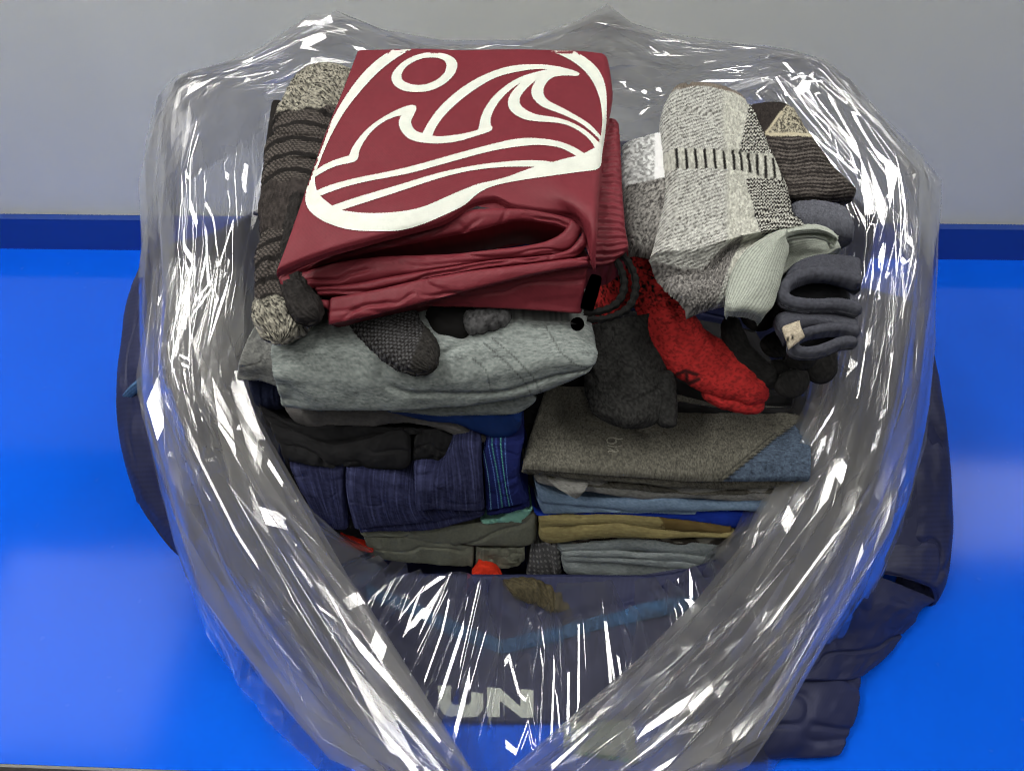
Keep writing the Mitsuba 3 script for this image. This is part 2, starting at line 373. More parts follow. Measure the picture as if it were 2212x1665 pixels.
put('black_shorts', [roll([(120, 240), (480, 385), (900, 378), (1180, 395), (1500, 480)], [(170, 372), (380, 458), (650, 532), (850, 498), (1120, 432), (1490, 500)], .012, zA, r=.3, col=BK, wr=bw(21)),
                     roll([(190, 385), (400, 462), (650, 535), (850, 500), (1100, 430), (1180, 470)], [(280, 530), (450, 562), (640, 658), (900, 692), (1100, 699), (1186, 655)], .0, zA, r=.35, col=BK, wr=bw(22), er=(.004, .006, 0, 0)),
                     roll([(1188, 480), (1320, 430), (1430, 470), (1505, 495)], [(1195, 635), (1300, 640), (1400, 660), (1462, 672)], .003, zA, r=.3, col=BK, wr=wrinkles(.003, .018, .0005, .006, 23, 1, .0015), er=(.006, .004, 0, 0)),
                     roll([(260, 495), (420, 525), (560, 592), (655, 655)], [(300, 622), (420, 642), (560, 658), (655, 668)], -.002, zA, r=.5, col=BK, wr=bw(24))])
tell('black_shorts', 'crumpled black shorts between the grey lined shorts and the navy shorts', 'shorts')


def navy_col(g):
    st = nz(g['U'], g['V'], .0011, .03, 31) ** 3; st2 = nz(g['U'], g['V'], .0022, .0022, 32)
    return mixc(lin(34, 37, 68), lin(84, 89, 130), np.clip(st * 1.1 + (st2 - .5) * .35, 0, 1)) * (1 + .2 * (nz(g['U'], g['V'], .02, .03, 33) - .5))[..., None]


nw_ = lambda s: wrinkles(.0022, .03, .0004, .004, s, 1, .001)
put('navy_shorts', [patch([zA([(330, 640), (440, 640), (708, 675)], .0), zA([(420, 850), (560, 860), (725, 870)], -.008), zA([(545, 1062), (640, 1078), (745, 1088)], -.004)], er=(.006, .006, .006, .004), col=navy_col, wr=nw_(41)),
                    patch([zA([(726, 675), (900, 690), (1180, 740), (1245, 780)], -.004), zA([(735, 880), (900, 880), (1150, 900), (1260, 930)], -.013), zA([(790, 1092), (1000, 1058), (1250, 1036), (1335, 1024)], -.008)], er=(.006, .004, .006, .004), col=navy_col, wr=nw_(42)),
                    patch([zA([(1196, 640), (1350, 640), (1505, 480), (1660, 490)], -.006), zA([(1205, 830), (1350, 820), (1520, 790), (1675, 760)], -.018), zA([(1218, 962), (1350, 952), (1500, 955), (1688, 966)], -.014)], er=(.005, .005, .005, .005), col=navy_col, wr=nw_(43)),
                    roll([(820, 1088), (1000, 1058), (1250, 1036), (1330, 1030), (1500, 985), (1690, 972)], [(830, 1106), (1100, 1102), (1400, 1082), (1600, 1026), (1695, 990)], -.003, zA, col=navy_col, wr=nw_(44)),
                    roll([(1240, 950), (1400, 950), (1670, 965)], [(1300, 1010), (1350, 1035), (1480, 1000), (1690, 978)], -.006, zA, col=navy_col, wr=nw_(45))])
tell('navy_shorts', 'folded navy shorts with faint vertical streaks, below the black shorts', 'shorts')


def stripe_col(g):
    x = g['U'] * 1000; c = np.broadcast_to(lin(26, 36, 96), x.shape + (3,)).copy()
    for k, (p, cc) in enumerate([(6, lin(130, 190, 230)), (15, lin(110, 150, 230)), (20, lin(110, 210, 190)), (25, lin(90, 120, 220)), (29.5, lin(110, 210, 190)), (34, lin(110, 150, 230))]):
        t = np.clip(1.35 - np.abs(x - p) / .55, 0, 1) * (.65 + .35 * np.sin(g['V'] * 4200)); c = mixc(c, np.broadcast_to(cc, c.shape), t)
    return c


put('striped_blue_shorts', [patch([zA([(1672, 560), (1735, 480), (1850, 480), (1965, 480)], .0), zA([(1690, 760), (1800, 750), (1930, 700)], -.01), zA([(1702, 962), (1800, 942), (1998, 900)], -.006)], er=(.004, .005, .004, .005), col=stripe_col, wr=nw_(51)),
                            roll([(1702, 966), (1800, 946), (1998, 905)], [(1704, 988), (1850, 972), (2008, 938)], -.002, zA, col=flat(lin(26, 34, 90)), wr=nw_(52))])
tell('striped_blue_shorts', 'dark blue shorts with thin pale blue and green stripes, right of the navy shorts', 'shorts')
put('mint_shirt', roll([(1660, 1030), (1800, 995), (1900, 960), (2015, 930)], [(1675, 1042), (1800, 1040), (1930, 1048), (1975, 1005), (2025, 940)], .004, zA, r=.3, col=flat(lin(138, 196, 178)), wr=nw_(53)))
tell('mint_shirt', 'pale mint green shirt corner peeking out under the striped blue shorts', 'shirt')
OL = heather(lin(92, 95, 84), lin(120, 122, 108), .0016, .0016, 61, 1.2)
ow = lambda s: wrinkles(.002, .04, .0003, .005, s, 2, .002)
put('olive_trousers', [roll([(820, 1108), (1200, 1098), (1500, 1068), (1800, 1040), (2050, 985)], [(860, 1134), (1200, 1153), (1600, 1212), (1960, 1214), (2045, 1185)], .002, zA, r=.25, col=OL, wr=ow(62), er=(.004, .008, 0, 0)),
                       roll([(850, 1136), (1200, 1157), (1620, 1217)], [(900, 1300), (1300, 1330), (1612, 1360)], .002, zA, r=.12, col=OL, wr=ow(63)),
                       roll([(1632, 1217), (1810, 1224), (1965, 1214)], [(1632, 1360), (1850, 1350), (1895, 1340), (1975, 1290)], .004, zA, r=.12, col=OL, wr=wrinkles(.003, .02, .0004, .006, 64, 1, .0015))])
tell('olive_trousers', 'olive grey trousers folded at the bottom of the left stack', 'trousers')
# ------------------------------------------------------------------ right column of folded clothes


def brown_col(g):
    c = heather(lin(54, 53, 48), lin(122, 120, 110), .0010, .0017, 71, 1.6)(g)
    b = heather(lin(40, 50, 66), lin(92, 108, 128), .003, .0011, 72, 1.6)(g)
    q = zP(zR([(1880, 1540), (2080, 1385), (2250, 1240), (2420, 1120)]))
    q = np.array([s[:2] for s in q]); side = g['px'] - np.interp(g['py'], q[::-1, 1], q[::-1, 0])
    c = mixc(c, b, np.clip(side / 2 + .5, 0, 1))
    s = seam(g, [(1900, 1530), (2080, 1380), (2250, 1240), (2420, 1120)], 4.5, zR) * (.55 + .45 * np.sign(np.sin(g['V'] * 1800)))
    c = c * (1 - .75 * s)[..., None]
    bl = seam(g, [(1870, 1515), (2055, 1365), (2225, 1225)], 1.6, zR) * .6
    return c * (1 - bl)[..., None]


def brown_front(g):
    return heather(lin(54, 53, 48), lin(118, 115, 105), .0010, .0017, 73, 1.6)(g)


BTOP = patch([zR([(760, 930), (1100, 930), (1500, 960), (1900, 1040), (2450, 1060)], .10), zR([(680, 1150), (1100, 1150), (1500, 1180), (1900, 1170), (2450, 1150)], .055),
                                       zR([(635, 1300), (1100, 1310), (1500, 1330), (1900, 1330), (2450, 1320)], .016), zR([(612, 1428), (900, 1462), (1300, 1492), (1800, 1522), (2450, 1522)], -.012)], er=(.006, .002, 0, .006), D=.02, tuck=.04, back=(0, .6, -1), col=brown_col, wr=wrinkles(.003, .05, .0005, .005, 74, 2, .0015))
put('brown_heather_shirt__top_fold', BTOP)
put('brown_heather_shirt__front_fold', [roll([(612, 1435), (850, 1462), (1300, 1500), (1800, 1527), (2400, 1527)], [(655, 1500), (900, 1530), (1300, 1562), (1800, 1602), (2400, 1592)], -.006, zR, col=brown_front, wr=wrinkles(.001, .03, .0003, .004, 75)),
                                         roll([(750, 1500), (900, 1532), (1300, 1565), (1800, 1605), (2400, 1595)], [(800, 1540), (950, 1565), (1300, 1602), (1800, 1628), (2400, 1622)], -.001, zR, col=brown_front, wr=wrinkles(.001, .03, .0003, .004, 76))])
tell('brown_heather_shirt', 'brown heather shirt with a dark blue corner panel, topmost folded garment of the right stack', 'shirt')
LG = heather(lin(104, 104, 102), lin(160, 160, 156), .003, .001, 81, 1.5)
put('light_grey_shirt__fold', roll([(760, -10), (1080, 10), (1300, 55), (2150, 55)], [(790, 25), (900, 60), (1080, 88), (1400, 127), (1650, 112), (2000, 142), (2140, 130)], .0, zB, col=LG, wr=wrinkles(.0012, .03, .0003, .004, 82)))
put('light_grey_shirt__flap', patch([zB([(845, 5), (960, 12), (1082, 22)], -.006), zB([(920, 60), (980, 75), (1055, 70)], -.012), zB([(1000, 98), (1012, 104), (1024, 98)], -.008)], D=.015, er=(.002,) * 4, col=LG, wr=wrinkles(.0015, .01, .0003, .004, 83)))
tell('light_grey_shirt', 'thin light grey shirt with a folded-over corner, just under the brown heather shirt', 'shirt')
LB = heather(lin(98, 122, 152), lin(142, 166, 192), .002, .001, 84, 1.3)
put('light_blue_shirt', [roll([(772, 28), (850, 60), (900, 98), (1300, 120), (1900, 132), (2150, 150)], [(800, 150), (900, 150), (1100, 165), (1400, 190), (1900, 190), (2150, 200)], .0, zB, col=LB, wr=wrinkles(.0012, .03, .0003, .005, 85)),
                         roll([(776, 110), (900, 125), (1000, 155), (1300, 178), (1700, 188)], [(818, 207), (950, 196), (1100, 190), (1300, 190), (1700, 198)], .003, zB, col=LB, wr=wrinkles(.001, .02, .0003, .005, 86))])
tell('light_blue_shirt', 'light blue shirt folded between the light grey shirt and the royal blue shirt', 'shirt')
put('royal_blue_shirt', roll([(752, 150), (820, 200), (1200, 196), (1700, 198), (2060, 205)], [(775, 210), (830, 222), (1300, 222), (1700, 267), (1900, 287), (2060, 270)], .004, zB, col=flat(lin(24, 56, 165)), wr=wrinkles(.001, .03, .0003, .005, 87)))
tell('royal_blue_shirt', 'royal blue shirt edge between the light blue shirt and the tan ribbed shirt', 'shirt')
TAN = lambda g: heather(lin(112, 102, 66), lin(156, 145, 100), .004, .0009, 91, 1.2)(g) * (1 + .12 * np.sin(g['V'] * 4200))[..., None]
TANB = lambda g: mixc(TAN(g), np.broadcast_to(lin(92, 76, 42), g['U'].shape + (3,)), np.clip((g['px'] - 1428 + (nz(g['U'], g['V'], .002, .002, 92) - .5) * 26) / 8, 0, 1))
put('tan_ribbed_shirt', [roll([(790, 216), (1000, 214), (1300, 216), (1560, 240), (1900, 292)], [(800, 290), (1000, 272), (1200, 264), (1420, 284), (1700, 310), (1900, 318)], -.002, zB, col=TANB, wr=wrinkles(.0012, .03, .0003, .004, 93)),
                         roll([(800, 290), (900, 282), (1000, 272), (1200, 266), (1420, 287), (1700, 312), (1920, 320)], [(790, 340), (830, 378), (900, 374), (1100, 347), (1500, 342), (1920, 338)], -.005, zB, col=TAN, wr=wrinkles(.0014, .03, .0003, .004, 94), er=(.008, .004, 0, 0))])
tell('tan_ribbed_shirt', 'tan ribbed shirt with a brown patterned strip, under the royal blue shirt', 'shirt')
put('camouflage_shirt', roll([(980, 340), (1100, 345), (1450, 340), (1900, 336)], [(980, 372), (1300, 384), (1500, 372), (1900, 392)], .004, zB,
                             col=lambda g: mixc(lin(46, 42, 36), lin(120, 118, 108), np.clip((nz(g['U'], g['V'], .016, .004, 96) - .55) * 9, 0, 1)), wr=wrinkles(.001, .03, .0003, .004, 97)))
tell('camouflage_shirt', 'thin dark patterned shirt edge between the tan shirt and the bottom grey shirt', 'shirt')
BG = heather(lin(104, 112, 114), lin(154, 162, 163), .003, .001, 101, 1.4)
bgw = lambda s: wrinkles(.0012, .04, .0003, .004, s, 2)
put('pale_grey_shirt', [roll([(905, 390), (960, 372), (1400, 365), (1900, 392)], [(900, 430), (1000, 412), (1400, 420), (1900, 470)], .0, zB, col=BG, wr=bgw(102), er=(.01, .004, 0, 0)),
                        roll([(915, 425), (1000, 414), (1400, 424), (1900, 474)], [(930, 455), (1000, 446), (1400, 458), (1900, 505)], -.003, zB, col=BG, wr=bgw(103), er=(.008, .004, 0, 0)),
                        roll([(930, 450), (1000, 448), (1400, 462), (1900, 509)], [(925, 480), (1000, 478), (1400, 500), (1900, 540)], -.003, zB, col=BG, wr=bgw(104), er=(.008, .004, 0, 0)),
                        roll([(920, 476), (1000, 481), (1400, 503), (1900, 543)], [(940, 560), (1200, 590), (1500, 600), (1900, 610)], -.002, zB, col=BG, wr=bgw(105), er=(.008, .004, 0, 0))])
tell('pale_grey_shirt', 'pale blue grey shirt folded in many layers, bottom of the right stack', 'shirt')
put('patterned_grey_shorts', roll([(745, 380), (820, 375), (905, 392)], [(720, 560), (820, 570), (930, 570)], .008, zB, r=.1,
                                  col=lambda g: mixc(lin(96, 96, 98), lin(150, 150, 150), np.clip((np.sin(g['U'] * 420 + g['V'] * 300) * np.sin(g['U'] * 420 - g['V'] * 300) - .3) * 2 + nz(g['U'], g['V'], .002, .002, 107) - .4, 0, 1)), wr=wrinkles(.002, .02, .0004, .005, 108)))
tell('patterned_grey_shorts', 'grey cloth with a faint lattice pattern, left of the pale grey shirt', 'shorts')
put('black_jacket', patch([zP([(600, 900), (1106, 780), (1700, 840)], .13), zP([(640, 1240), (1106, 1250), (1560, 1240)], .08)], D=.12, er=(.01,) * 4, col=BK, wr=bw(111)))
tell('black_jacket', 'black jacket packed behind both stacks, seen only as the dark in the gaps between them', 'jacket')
# embroidered thread on the brown shirt
def tube(pts, r, n=8, m=None, braid=0.0):
    P = np.array(pts, float); c = np.concatenate([[0], np.cumsum(np.linalg.norm(np.diff(P, axis=0), axis=1))]); L = c[-1]
    m = m or max(int(L / .001), 8); s = np.linspace(0, L, m); C = (CubicSpline(c, P) if len(P) > 2 else PchipInterpolator(c, P))(s)
    t = np.gradient(C, axis=0); t /= np.linalg.norm(t, axis=1, keepdims=True)
    a = np.cross(t, [.3, .1, .95]); a /= np.linalg.norm(a, axis=1, keepdims=True); b = np.cross(t, a)
    ph = np.linspace(0, 2 * np.pi, n, endpoint=False)
    rr = r * (1 + braid * np.sin(3 * ph[None] + s[:, None] / r * 1.3) * np.sin(3 * ph[None] - s[:, None] / r * 1.3))
    V = C[:, None] + rr[..., None] * (a[:, None] * np.cos(ph)[None, :, None] + b[:, None] * np.sin(ph)[None, :, None])
    f = grid_faces(m, n); w = np.stack([np.arange(m - 1) * n + n - 1, np.arange(m - 1) * n, (np.arange(m - 1) + 1) * n, (np.arange(m - 1) + 1) * n + n - 1], -1)
    return V.reshape(-1, 3), np.vstack([f, w])


def tint(p, c):
    return p[0], p[1], np.tile(np.asarray(c, float), (len(p[0]), 1))


zE = zoomed(2200 * .57604, 1550 * .57604, 300 / 2212 * .57604)
th = []; BS = on_surface(BTOP, .0006)
for st in ([(985, 700), (940, 722), (800, 700), (700, 680), (600, 700), (565, 760), (600, 830), (700, 850), (790, 820), (800, 740)], [(580, 895), (680, 915), (780, 930), (840, 935)], [(880, 918), (940, 900), (985, 890)], [(575, 985), (650, 985), (720, 1020), (760, 1040)], [(770, 985), (840, 1000), (870, 1040), (830, 1065), (740, 1060), (640, 1040), (590, 1060)]):
    th.append(tint(tube(BS(np.array([q[:2] for q in zE(st)])), .0006, 6), lin(150, 148, 138)))
put('brown_heather_shirt__embroidery', th)
# ------------------------------------------------------------------ maroon stuff sack
MA = np.array([.176, .025, .036])


def maroon(g):
    tw = np.sin((g['U'] + g['V'] * .6) * 4200) * .05
    return MA[None, None] * (1 + tw + .12 * (nz(g['U'], g['V'], .03, .03, 121) - .5) + .22 * (nz(g['U'], g['V'], .0011, .0011, 122) - .5))[..., None]


mw = lambda s, a=.0020: wrinkles(a, .028, .0004, .006, s, 2.5, .0016)
TOP = patch([zM([(515, 45), (900, 40), (1400, 40), (1700, 48), (1935, 70)], 'M'), zM([(440, 250), (900, 250), (1400, 250), (1968, 250)], 'M'), zM([(330, 520), (900, 520), (1400, 520), (1925, 520)], 'M'),
             zM([(215, 850), (700, 850), (1200, 740), (1500, 720), (1893, 850)], 'M'), [(*q, 'M', -.001) for q in zM([(100, 1180), (500, 1040), (900, 960), (1200, 830)])] + [(*q, 'M', -.004) for q in zM([(1400, 860), (1720, 930), (1862, 1090)])],
             [(*q, 'M', -.004) for q in zM([(48, 1312), (300, 1207), (700, 1094), (1000, 1012), (1200, 903), (1290, 890)])] + [(*q, 'M', o) for q, o in zip(zM([(1400, 932), (1600, 968), (1720, 985), (1800, 1050), (1830, 1265)]), (-.006, -.010, -.014, -.018, -.026))]],
            er=(.003, .008, .006, .0035), D=.005, back=(0, .35, -1), wr=wrinkles(.0010, .07, .0002, .01, 120), col=maroon)
put('maroon_stuff_sack__top_panel', TOP, 'nylon')
def MR(t, b, o, s, **k):
    h = abs(np.mean([p[1] for p in b]) - np.mean([p[1] for p in t])) * .38 * .64 / FOC
    hh = h / .38 * .9
    lines = k.pop('lines', 2)
    def wr(U, V):
        o = mw(s)(U, V)
        for q in range(lines):
            c = hh * (.25 + .5 * (q + .5) / lines) + fbm2(U / .05, 0 * U + q, s + q) * hh * .7; a = np.clip(fbm2(U / .035, 0 * U + 4 + q, s) * 5 + .55, 0, 1)
            o = o - .0030 * a * np.exp(-((V - c) / .0011) ** 2) + .0012 * a * np.exp(-((V - c - .003) / .002) ** 2)
        return o
    a = dict(er=(.004, .004, 0, 0), bulge=max(.002, h * k.pop('r', .4)), D=.11, back=(0, 1, -.9), col=maroon, wr=wr); a.update(k)
    return patch([[(*q, 'F', o) for q in zM(t)], [(*q, 'F', o) for q in zM(b)]], **a)


put('maroon_stuff_sack__fold', [MR([(100, 1310), (300, 1208), (600, 1112), (900, 1062), (1200, 955), (1450, 950), (1650, 985), (1760, 1020)], [(120, 1352), (300, 1275), (600, 1195), (900, 1134), (1200, 1075), (1450, 1022), (1620, 1045), (1720, 1075)], -.003, 131, r=.4)], 'nylon')
put('maroon_stuff_sack__fold_001', [MR([(150, 1325), (250, 1298), (450, 1250), (700, 1222), (1000, 1212), (1300, 1186), (1550, 1150), (1680, 1090), (1730, 1010)], [(187, 1440), (270, 1402), (450, 1386), (700, 1342), (1000, 1292), (1300, 1242), (1550, 1218), (1700, 1190), (1795, 1060)], .0, 132, r=.3, er=(.008, .004, 0, 0))], 'nylon')
put('maroon_stuff_sack__fold_002', [MR([(265, 1400), (450, 1386), (700, 1342), (1000, 1292), (1300, 1244), (1550, 1222), (1700, 1192), (1800, 1080)], [(280, 1445), (450, 1442), (700, 1392), (1000, 1337), (1300, 1287), (1600, 1252), (1750, 1222), (1825, 1150)], .004, 133, r=.5)], 'nylon')
put('maroon_stuff_sack__fold_003', [MR([(355, 1462), (600, 1418), (900, 1352), (1200, 1302), (1500, 1268), (1830, 1225)], [(345, 1612), (600, 1560), (900, 1482), (1200, 1404), (1500, 1335), (1832, 1278)], .010, 134, r=.18, lines=1, er=(.003, .004, 0, 0))], 'nylon')
BP = [(345, 1560), (600, 1500), (900, 1430), (1200, 1360), (1500, 1300), (1832, 1240)], [(350, 1612), (500, 1576), (700, 1542), (850, 1522), (1100, 1522), (1400, 1537), (1792, 1567)]
put('maroon_stuff_sack__bottom_panel', patch([[(*q, 'F', -.004) for q in zM(BP[0])], [(*q, 'F', -.034) for q in zM(BP[1])]], er=(.003, .004, 0, .003), D=.1, back=(0, 1, -.4), col=maroon, wr=mw(135)), 'nylon')
put('maroon_stuff_sack__corner_fold', MR([(46, 1312), (110, 1328), (200, 1440), (355, 1475)], [(85, 1422), (180, 1455), (260, 1485), (352, 1535)], .004, 136, r=.2, lines=0), 'nylon')
put('maroon_stuff_sack__drawstring_hem', patch([zM([(1900, 430), (2003, 452)], 'M', -.018), zM([(1890, 600), (2014, 600)], 'M', -.016), zM([(1870, 850), (2025, 850)], 'M', -.020), zM([(1850, 1050), (2042, 1050)], 'M', -.028),
                                                zM([(1830, 1190), (2062, 1160)], 'M', -.036), zM([(1820, 1300), (1955, 1275)], 'M', -.05)], er=(.002, .006, .004, .004), D=.03, back=(0, .35, -1),
                                               wr=lambda U, V: .0009 * np.sin(V * 900 + fbm2(U * 90, V * 30, 5) * 4) + fbm2(U * 60, V * 90, 6) * .005, col=maroon), 'nylon')
tell('maroon_stuff_sack', 'folded maroon nylon sack with a white print of waves and sun, topmost in the bag', 'drawstring bag')
# the white print: one outline with the maroon fields left open
from shapely.geometry import Polygon, Point
from shapely import union_all, contains_xy


def curve(p, n=9, closed=True):
    """corners stay where a point is given twice"""
    p = np.array(p, float); out = []
    runs, cur = [], [p[0]]
    for q in p[1:]:
        if np.allclose(q, cur[-1]): runs.append(cur); cur = [q]
        else: cur.append(q)
    runs.append(cur)
    for r in runs:
        r = np.array(r)
        if len(r) < 3: out.append(r); continue
        c = np.concatenate([[0], np.cumsum(np.linalg.norm(np.diff(r, axis=0), axis=1) ** .5)])
        out.append(CubicSpline(c, r)(np.linspace(0, c[-1], n * len(r))))
    return Polygon(np.vstack(out)).buffer(0)


OUT = [(770, 38), (700, 68), (600, 140), (500, 250), (420, 370), (350, 500), (300, 620), (255, 760), (222, 880), (225, 935), (250, 978), (300, 1018), (380, 1055), (480, 1080), (600, 1088), (720, 1084), (830, 1062), (950, 1020), (1060, 970), (1130, 930), (1180, 888), (1240, 850), (1330, 820), (1500, 790), (1680, 765), (1820, 747), (1870, 738), (1893, 715), (1900, 660), (1915, 560), (1926, 450), (1929, 330), (1915, 240), (1880, 170), (1830, 120), (1770, 80), (1700, 52), (1650, 38), (1650, 38)]
H1 = [(940, 30), (860, 45), (780, 80), (690, 140), (600, 220), (520, 310), (450, 400), (390, 500), (340, 600), (300, 700), (283, 742), (283, 742), (330, 710), (400, 680), (470, 660), (470, 660), (480, 630), (510, 580), (560, 520), (620, 470), (700, 420), (760, 392), (820, 373), (845, 378), (850, 395), (840, 420), (825, 450), (820, 470), (830, 500), (850, 520), (885, 532), (885, 532), (920, 470), (970, 400), (1040, 330), (1130, 260), (1240, 200), (1350, 160), (1440, 145), (1540, 142), (1640, 152), (1720, 170), (1765, 187), (1775, 197), (1765, 207), (1720, 206), (1650, 210), (1610, 225), (1580, 260), (1570, 300), (1590, 340), (1640, 370), (1700, 400), (1770, 440), (1830, 480), (1875, 525), (1895, 550), (1895, 550), (1903, 450), (1895, 360), (1870, 280), (1830, 210), (1770, 150), (1690, 100), (1600, 65), (1500, 38), (1470, 30), (1470, 30)]
SUN = [(940, 73), (1000, 80), (1050, 98), (1080, 130), (1080, 165), (1060, 205), (1020, 245), (970, 275), (910, 295), (840, 300), (780, 292), (730, 265), (710, 230), (712, 200), (735, 165), (780, 125), (850, 90), (940, 73.5)]
SUNI = [(935, 103), (985, 110), (1015, 130), (1020, 160), (1005, 195), (965, 230), (915, 252), (860, 260), (805, 250), (772, 230), (765, 205), (785, 165), (830, 130), (880, 110), (935, 103.5)]
H2 = [(940, 546), (980, 470), (1040, 400), (1120, 330), (1220, 260), (1320, 210), (1420, 185), (1500, 172), (1595, 170), (1595, 170), (1560, 178), (1480, 200), (1400, 235), (1330, 285), (1270, 345), (1225, 420), (1210, 470), (1201, 512), (1201, 512), (1130, 532), (1050, 545), (990, 550), (940, 547)]
H3 = [(276, 780), (330, 748), (400, 718), (470, 702), (505, 690), (520, 670), (525, 640), (560, 570), (610, 510), (680, 460), (765, 432), (765, 432), (750, 470), (755, 500), (780, 540), (820, 570), (900, 588), (1000, 590), (1100, 575), (1200, 545), (1260, 525), (1281, 510), (1272, 488), (1272, 488), (1272, 450), (1290, 400), (1330, 340), (1380, 290), (1442, 245), (1442, 245), (1400, 290), (1375, 330), (1370, 370), (1390, 410), (1440, 445), (1500, 462), (1600, 470), (1680, 480), (1740, 502), (1800, 540), (1840, 580), (1862, 615), (1862, 615), (1802, 647), (1802, 647), (1740, 610), (1660, 580), (1560, 563), (1440, 562), (1330, 582), (1200, 615), (1000, 670), (850, 712), (700, 748), (560, 776), (400, 815), (286, 858), (286, 858), (276, 815), (276, 782)]
H4 = [(1528, 233), (1470, 285), (1437, 335), (1440, 370), (1480, 405), (1540, 428), (1620, 440), (1700, 460), (1770, 492), (1830, 532), (1865, 565), (1882, 584), (1882, 584), (1887, 570), (1860, 540), (1800, 490), (1720, 445), (1640, 412), (1570, 385), (1525, 350), (1503, 310), (1508, 270), (1528, 234)]
H5 = [(305, 888), (450, 836), (600, 800), (800, 762), (950, 722), (1100, 680), (1250, 640), (1400, 612), (1540, 600), (1640, 610), (1700, 630), (1757, 662), (1757, 662), (1690, 678), (1622, 697), (1622, 697), (1520, 686), (1400, 690), (1250, 705), (1100, 730), (950, 765), (800, 810), (650, 855), (500, 900), (372, 944), (372, 944), (335, 915), (305, 889)]
H6 = [(428, 968), (560, 925), (700, 880), (850, 830), (1000, 782), (1150, 747), (1300, 728), (1420, 722), (1525, 723), (1525, 723), (1440, 752), (1330, 790), (1220, 815), (1150, 838), (1050, 880), (950, 925), (850, 960), (720, 980), (600, 986), (500, 980), (428, 969)]
logo = curve(OUT).difference(union_all([curve(h) for h in (H1, H2, H3, H4, H5, H6)])).union(curve(SUN).difference(curve(SUNI)))
logo = logo.intersection(Polygon([(0, 36), (2200, 36), (2200, 1200), (0, 1200)])).buffer(0)
lift = on_surface(TOP, .0006, 2)
for gi, g_ in enumerate(sorted(getattr(logo, 'geoms', [logo]), key=lambda g: -g.area)[:2]):
    pts2 = [np.array([ringc.interpolate(d).coords[0] for d in np.arange(0, ringc.length, 4.0)]) for ringc in [g_.exterior, *g_.interiors]]
    gx, gy = np.meshgrid(np.arange(200, 1960, 9.0), np.arange(30, 1100, 9.0)); gx = gx.ravel(); gy = gy.ravel()
    ins = contains_xy(g_.buffer(-3), gx, gy); pts2.append(np.stack([gx[ins], gy[ins]], -1)); pts2 = np.vstack(pts2)
    tri = Delaunay(pts2).simplices; cen = pts2[tri].mean(1)
    tri = tri[contains_xy(g_.buffer(.4), cen[:, 0], cen[:, 1])]
    P3 = lift(np.array([q[:2] for q in zM(pts2.tolist())]))
    scene['maroon_stuff_sack__' + ('wave_print', 'sun_print')[gi]] = mikit.ply((np.nan_to_num(P3), tri[~np.isnan(P3).any(1)[tri].any(1)]), 'print_ink', smooth=True)
labels['maroon_stuff_sack__sun_print'] = {'label': 'white printed ring above the waves'}
labels['maroon_stuff_sack__wave_print'] = {'label': 'white printed emblem of waves, mountain and sun in a round outline'}
# cord and cord lock
zc = lambda p, o: [PS(q[0], q[1], .0, .43 + o, .9) for q in zM(p)]
put('maroon_stuff_sack__drawstring', [tint(tube(zc([(1960, 1190), (1985, 1250), (2020, 1330), (2028, 1410), (2000, 1480), (1940, 1525), (1850, 1545), (1800, 1545)], .0), .0032, 16, 220, .3), lin(17, 17, 17)),
                                      tint(tube(zc([(1990, 1190), (2050, 1260), (2090, 1350), (2092, 1430), (2060, 1510), (2000, 1555), (1900, 1585), (1820, 1580)], -.002), .0032, 16, 240, .3), lin(17, 17, 17))])
labels['maroon_stuff_sack__drawstring'] = {'label': 'black braided drawstring looped at the right corner of the sack'}
ca = zc([(1872, 1340), (1815, 1530), (1762, 1612)], .004)
def lathe(a, b, prof, n=28):
    ax = (b - a); L = np.linalg.norm(ax); ax = ax / L; e1 = np.cross(ax, [0, .3, .9]); e1 /= np.linalg.norm(e1); e2 = np.cross(ax, e1); ph = np.linspace(0, 2 * np.pi, n, endpoint=False)
    V = np.array([a + ax * (t * L) + r * (e1 * np.cos(p) + e2 * np.sin(p)) for t, r in prof for p in ph]); m = len(prof)
    f = grid_faces(m, n); w = np.stack([np.arange(m - 1) * n + n - 1, np.arange(m - 1) * n, (np.arange(m - 1) + 1) * n, (np.arange(m - 1) + 1) * n + n - 1], -1)
    return V, np.vstack([f, w])
b_ = lathe(ca[0], ca[1], [(0, .001), (.0, .0045), (.03, .0052), (.08, .0054), (.5, .0062), (.92, .0060), (1, .0054), (1, .001)])
scene['maroon_stuff_sack__cord_lock'] = mikit.ply((b_[0], b_[1]), 'black_plastic', smooth=40)
c_ = ca[2]; d_ = np.array([-.3, -.75, .5]) * .0036
b_ = lathe(c_ - d_, c_ + d_, [(0, .001), (0, .005), (.25, .0060), (.6, .0060), (.85, .0052), (1, .0042), (1.0, .003), (.7, .0024), (.7, .0003)])
scene['maroon_stuff_sack__cord_lock_button'] = mikit.ply((b_[0], b_[1]), 'black_plastic', smooth=40)
# ------------------------------------------------------------------ socks and small things on top
DK, DOT, CREAM = lin(40, 36, 34), lin(98, 92, 88), lin(214, 208, 190)


def dots(g, a, b, p=.0042, seed=1):
    x = g['U'] / p; y = g['V'] / (p * .62); x = x + .5 * (np.floor(y) % 2)
    t = np.clip(1.5 - 3.4 * np.hypot((x % 1) - .5, ((y % 1) - .5) * .8) + (nz(g['U'], g['V'], .0013, .0013, seed) - .5) * .9, 0, 1)
    return mixc(np.array(a), np.array(b), t)


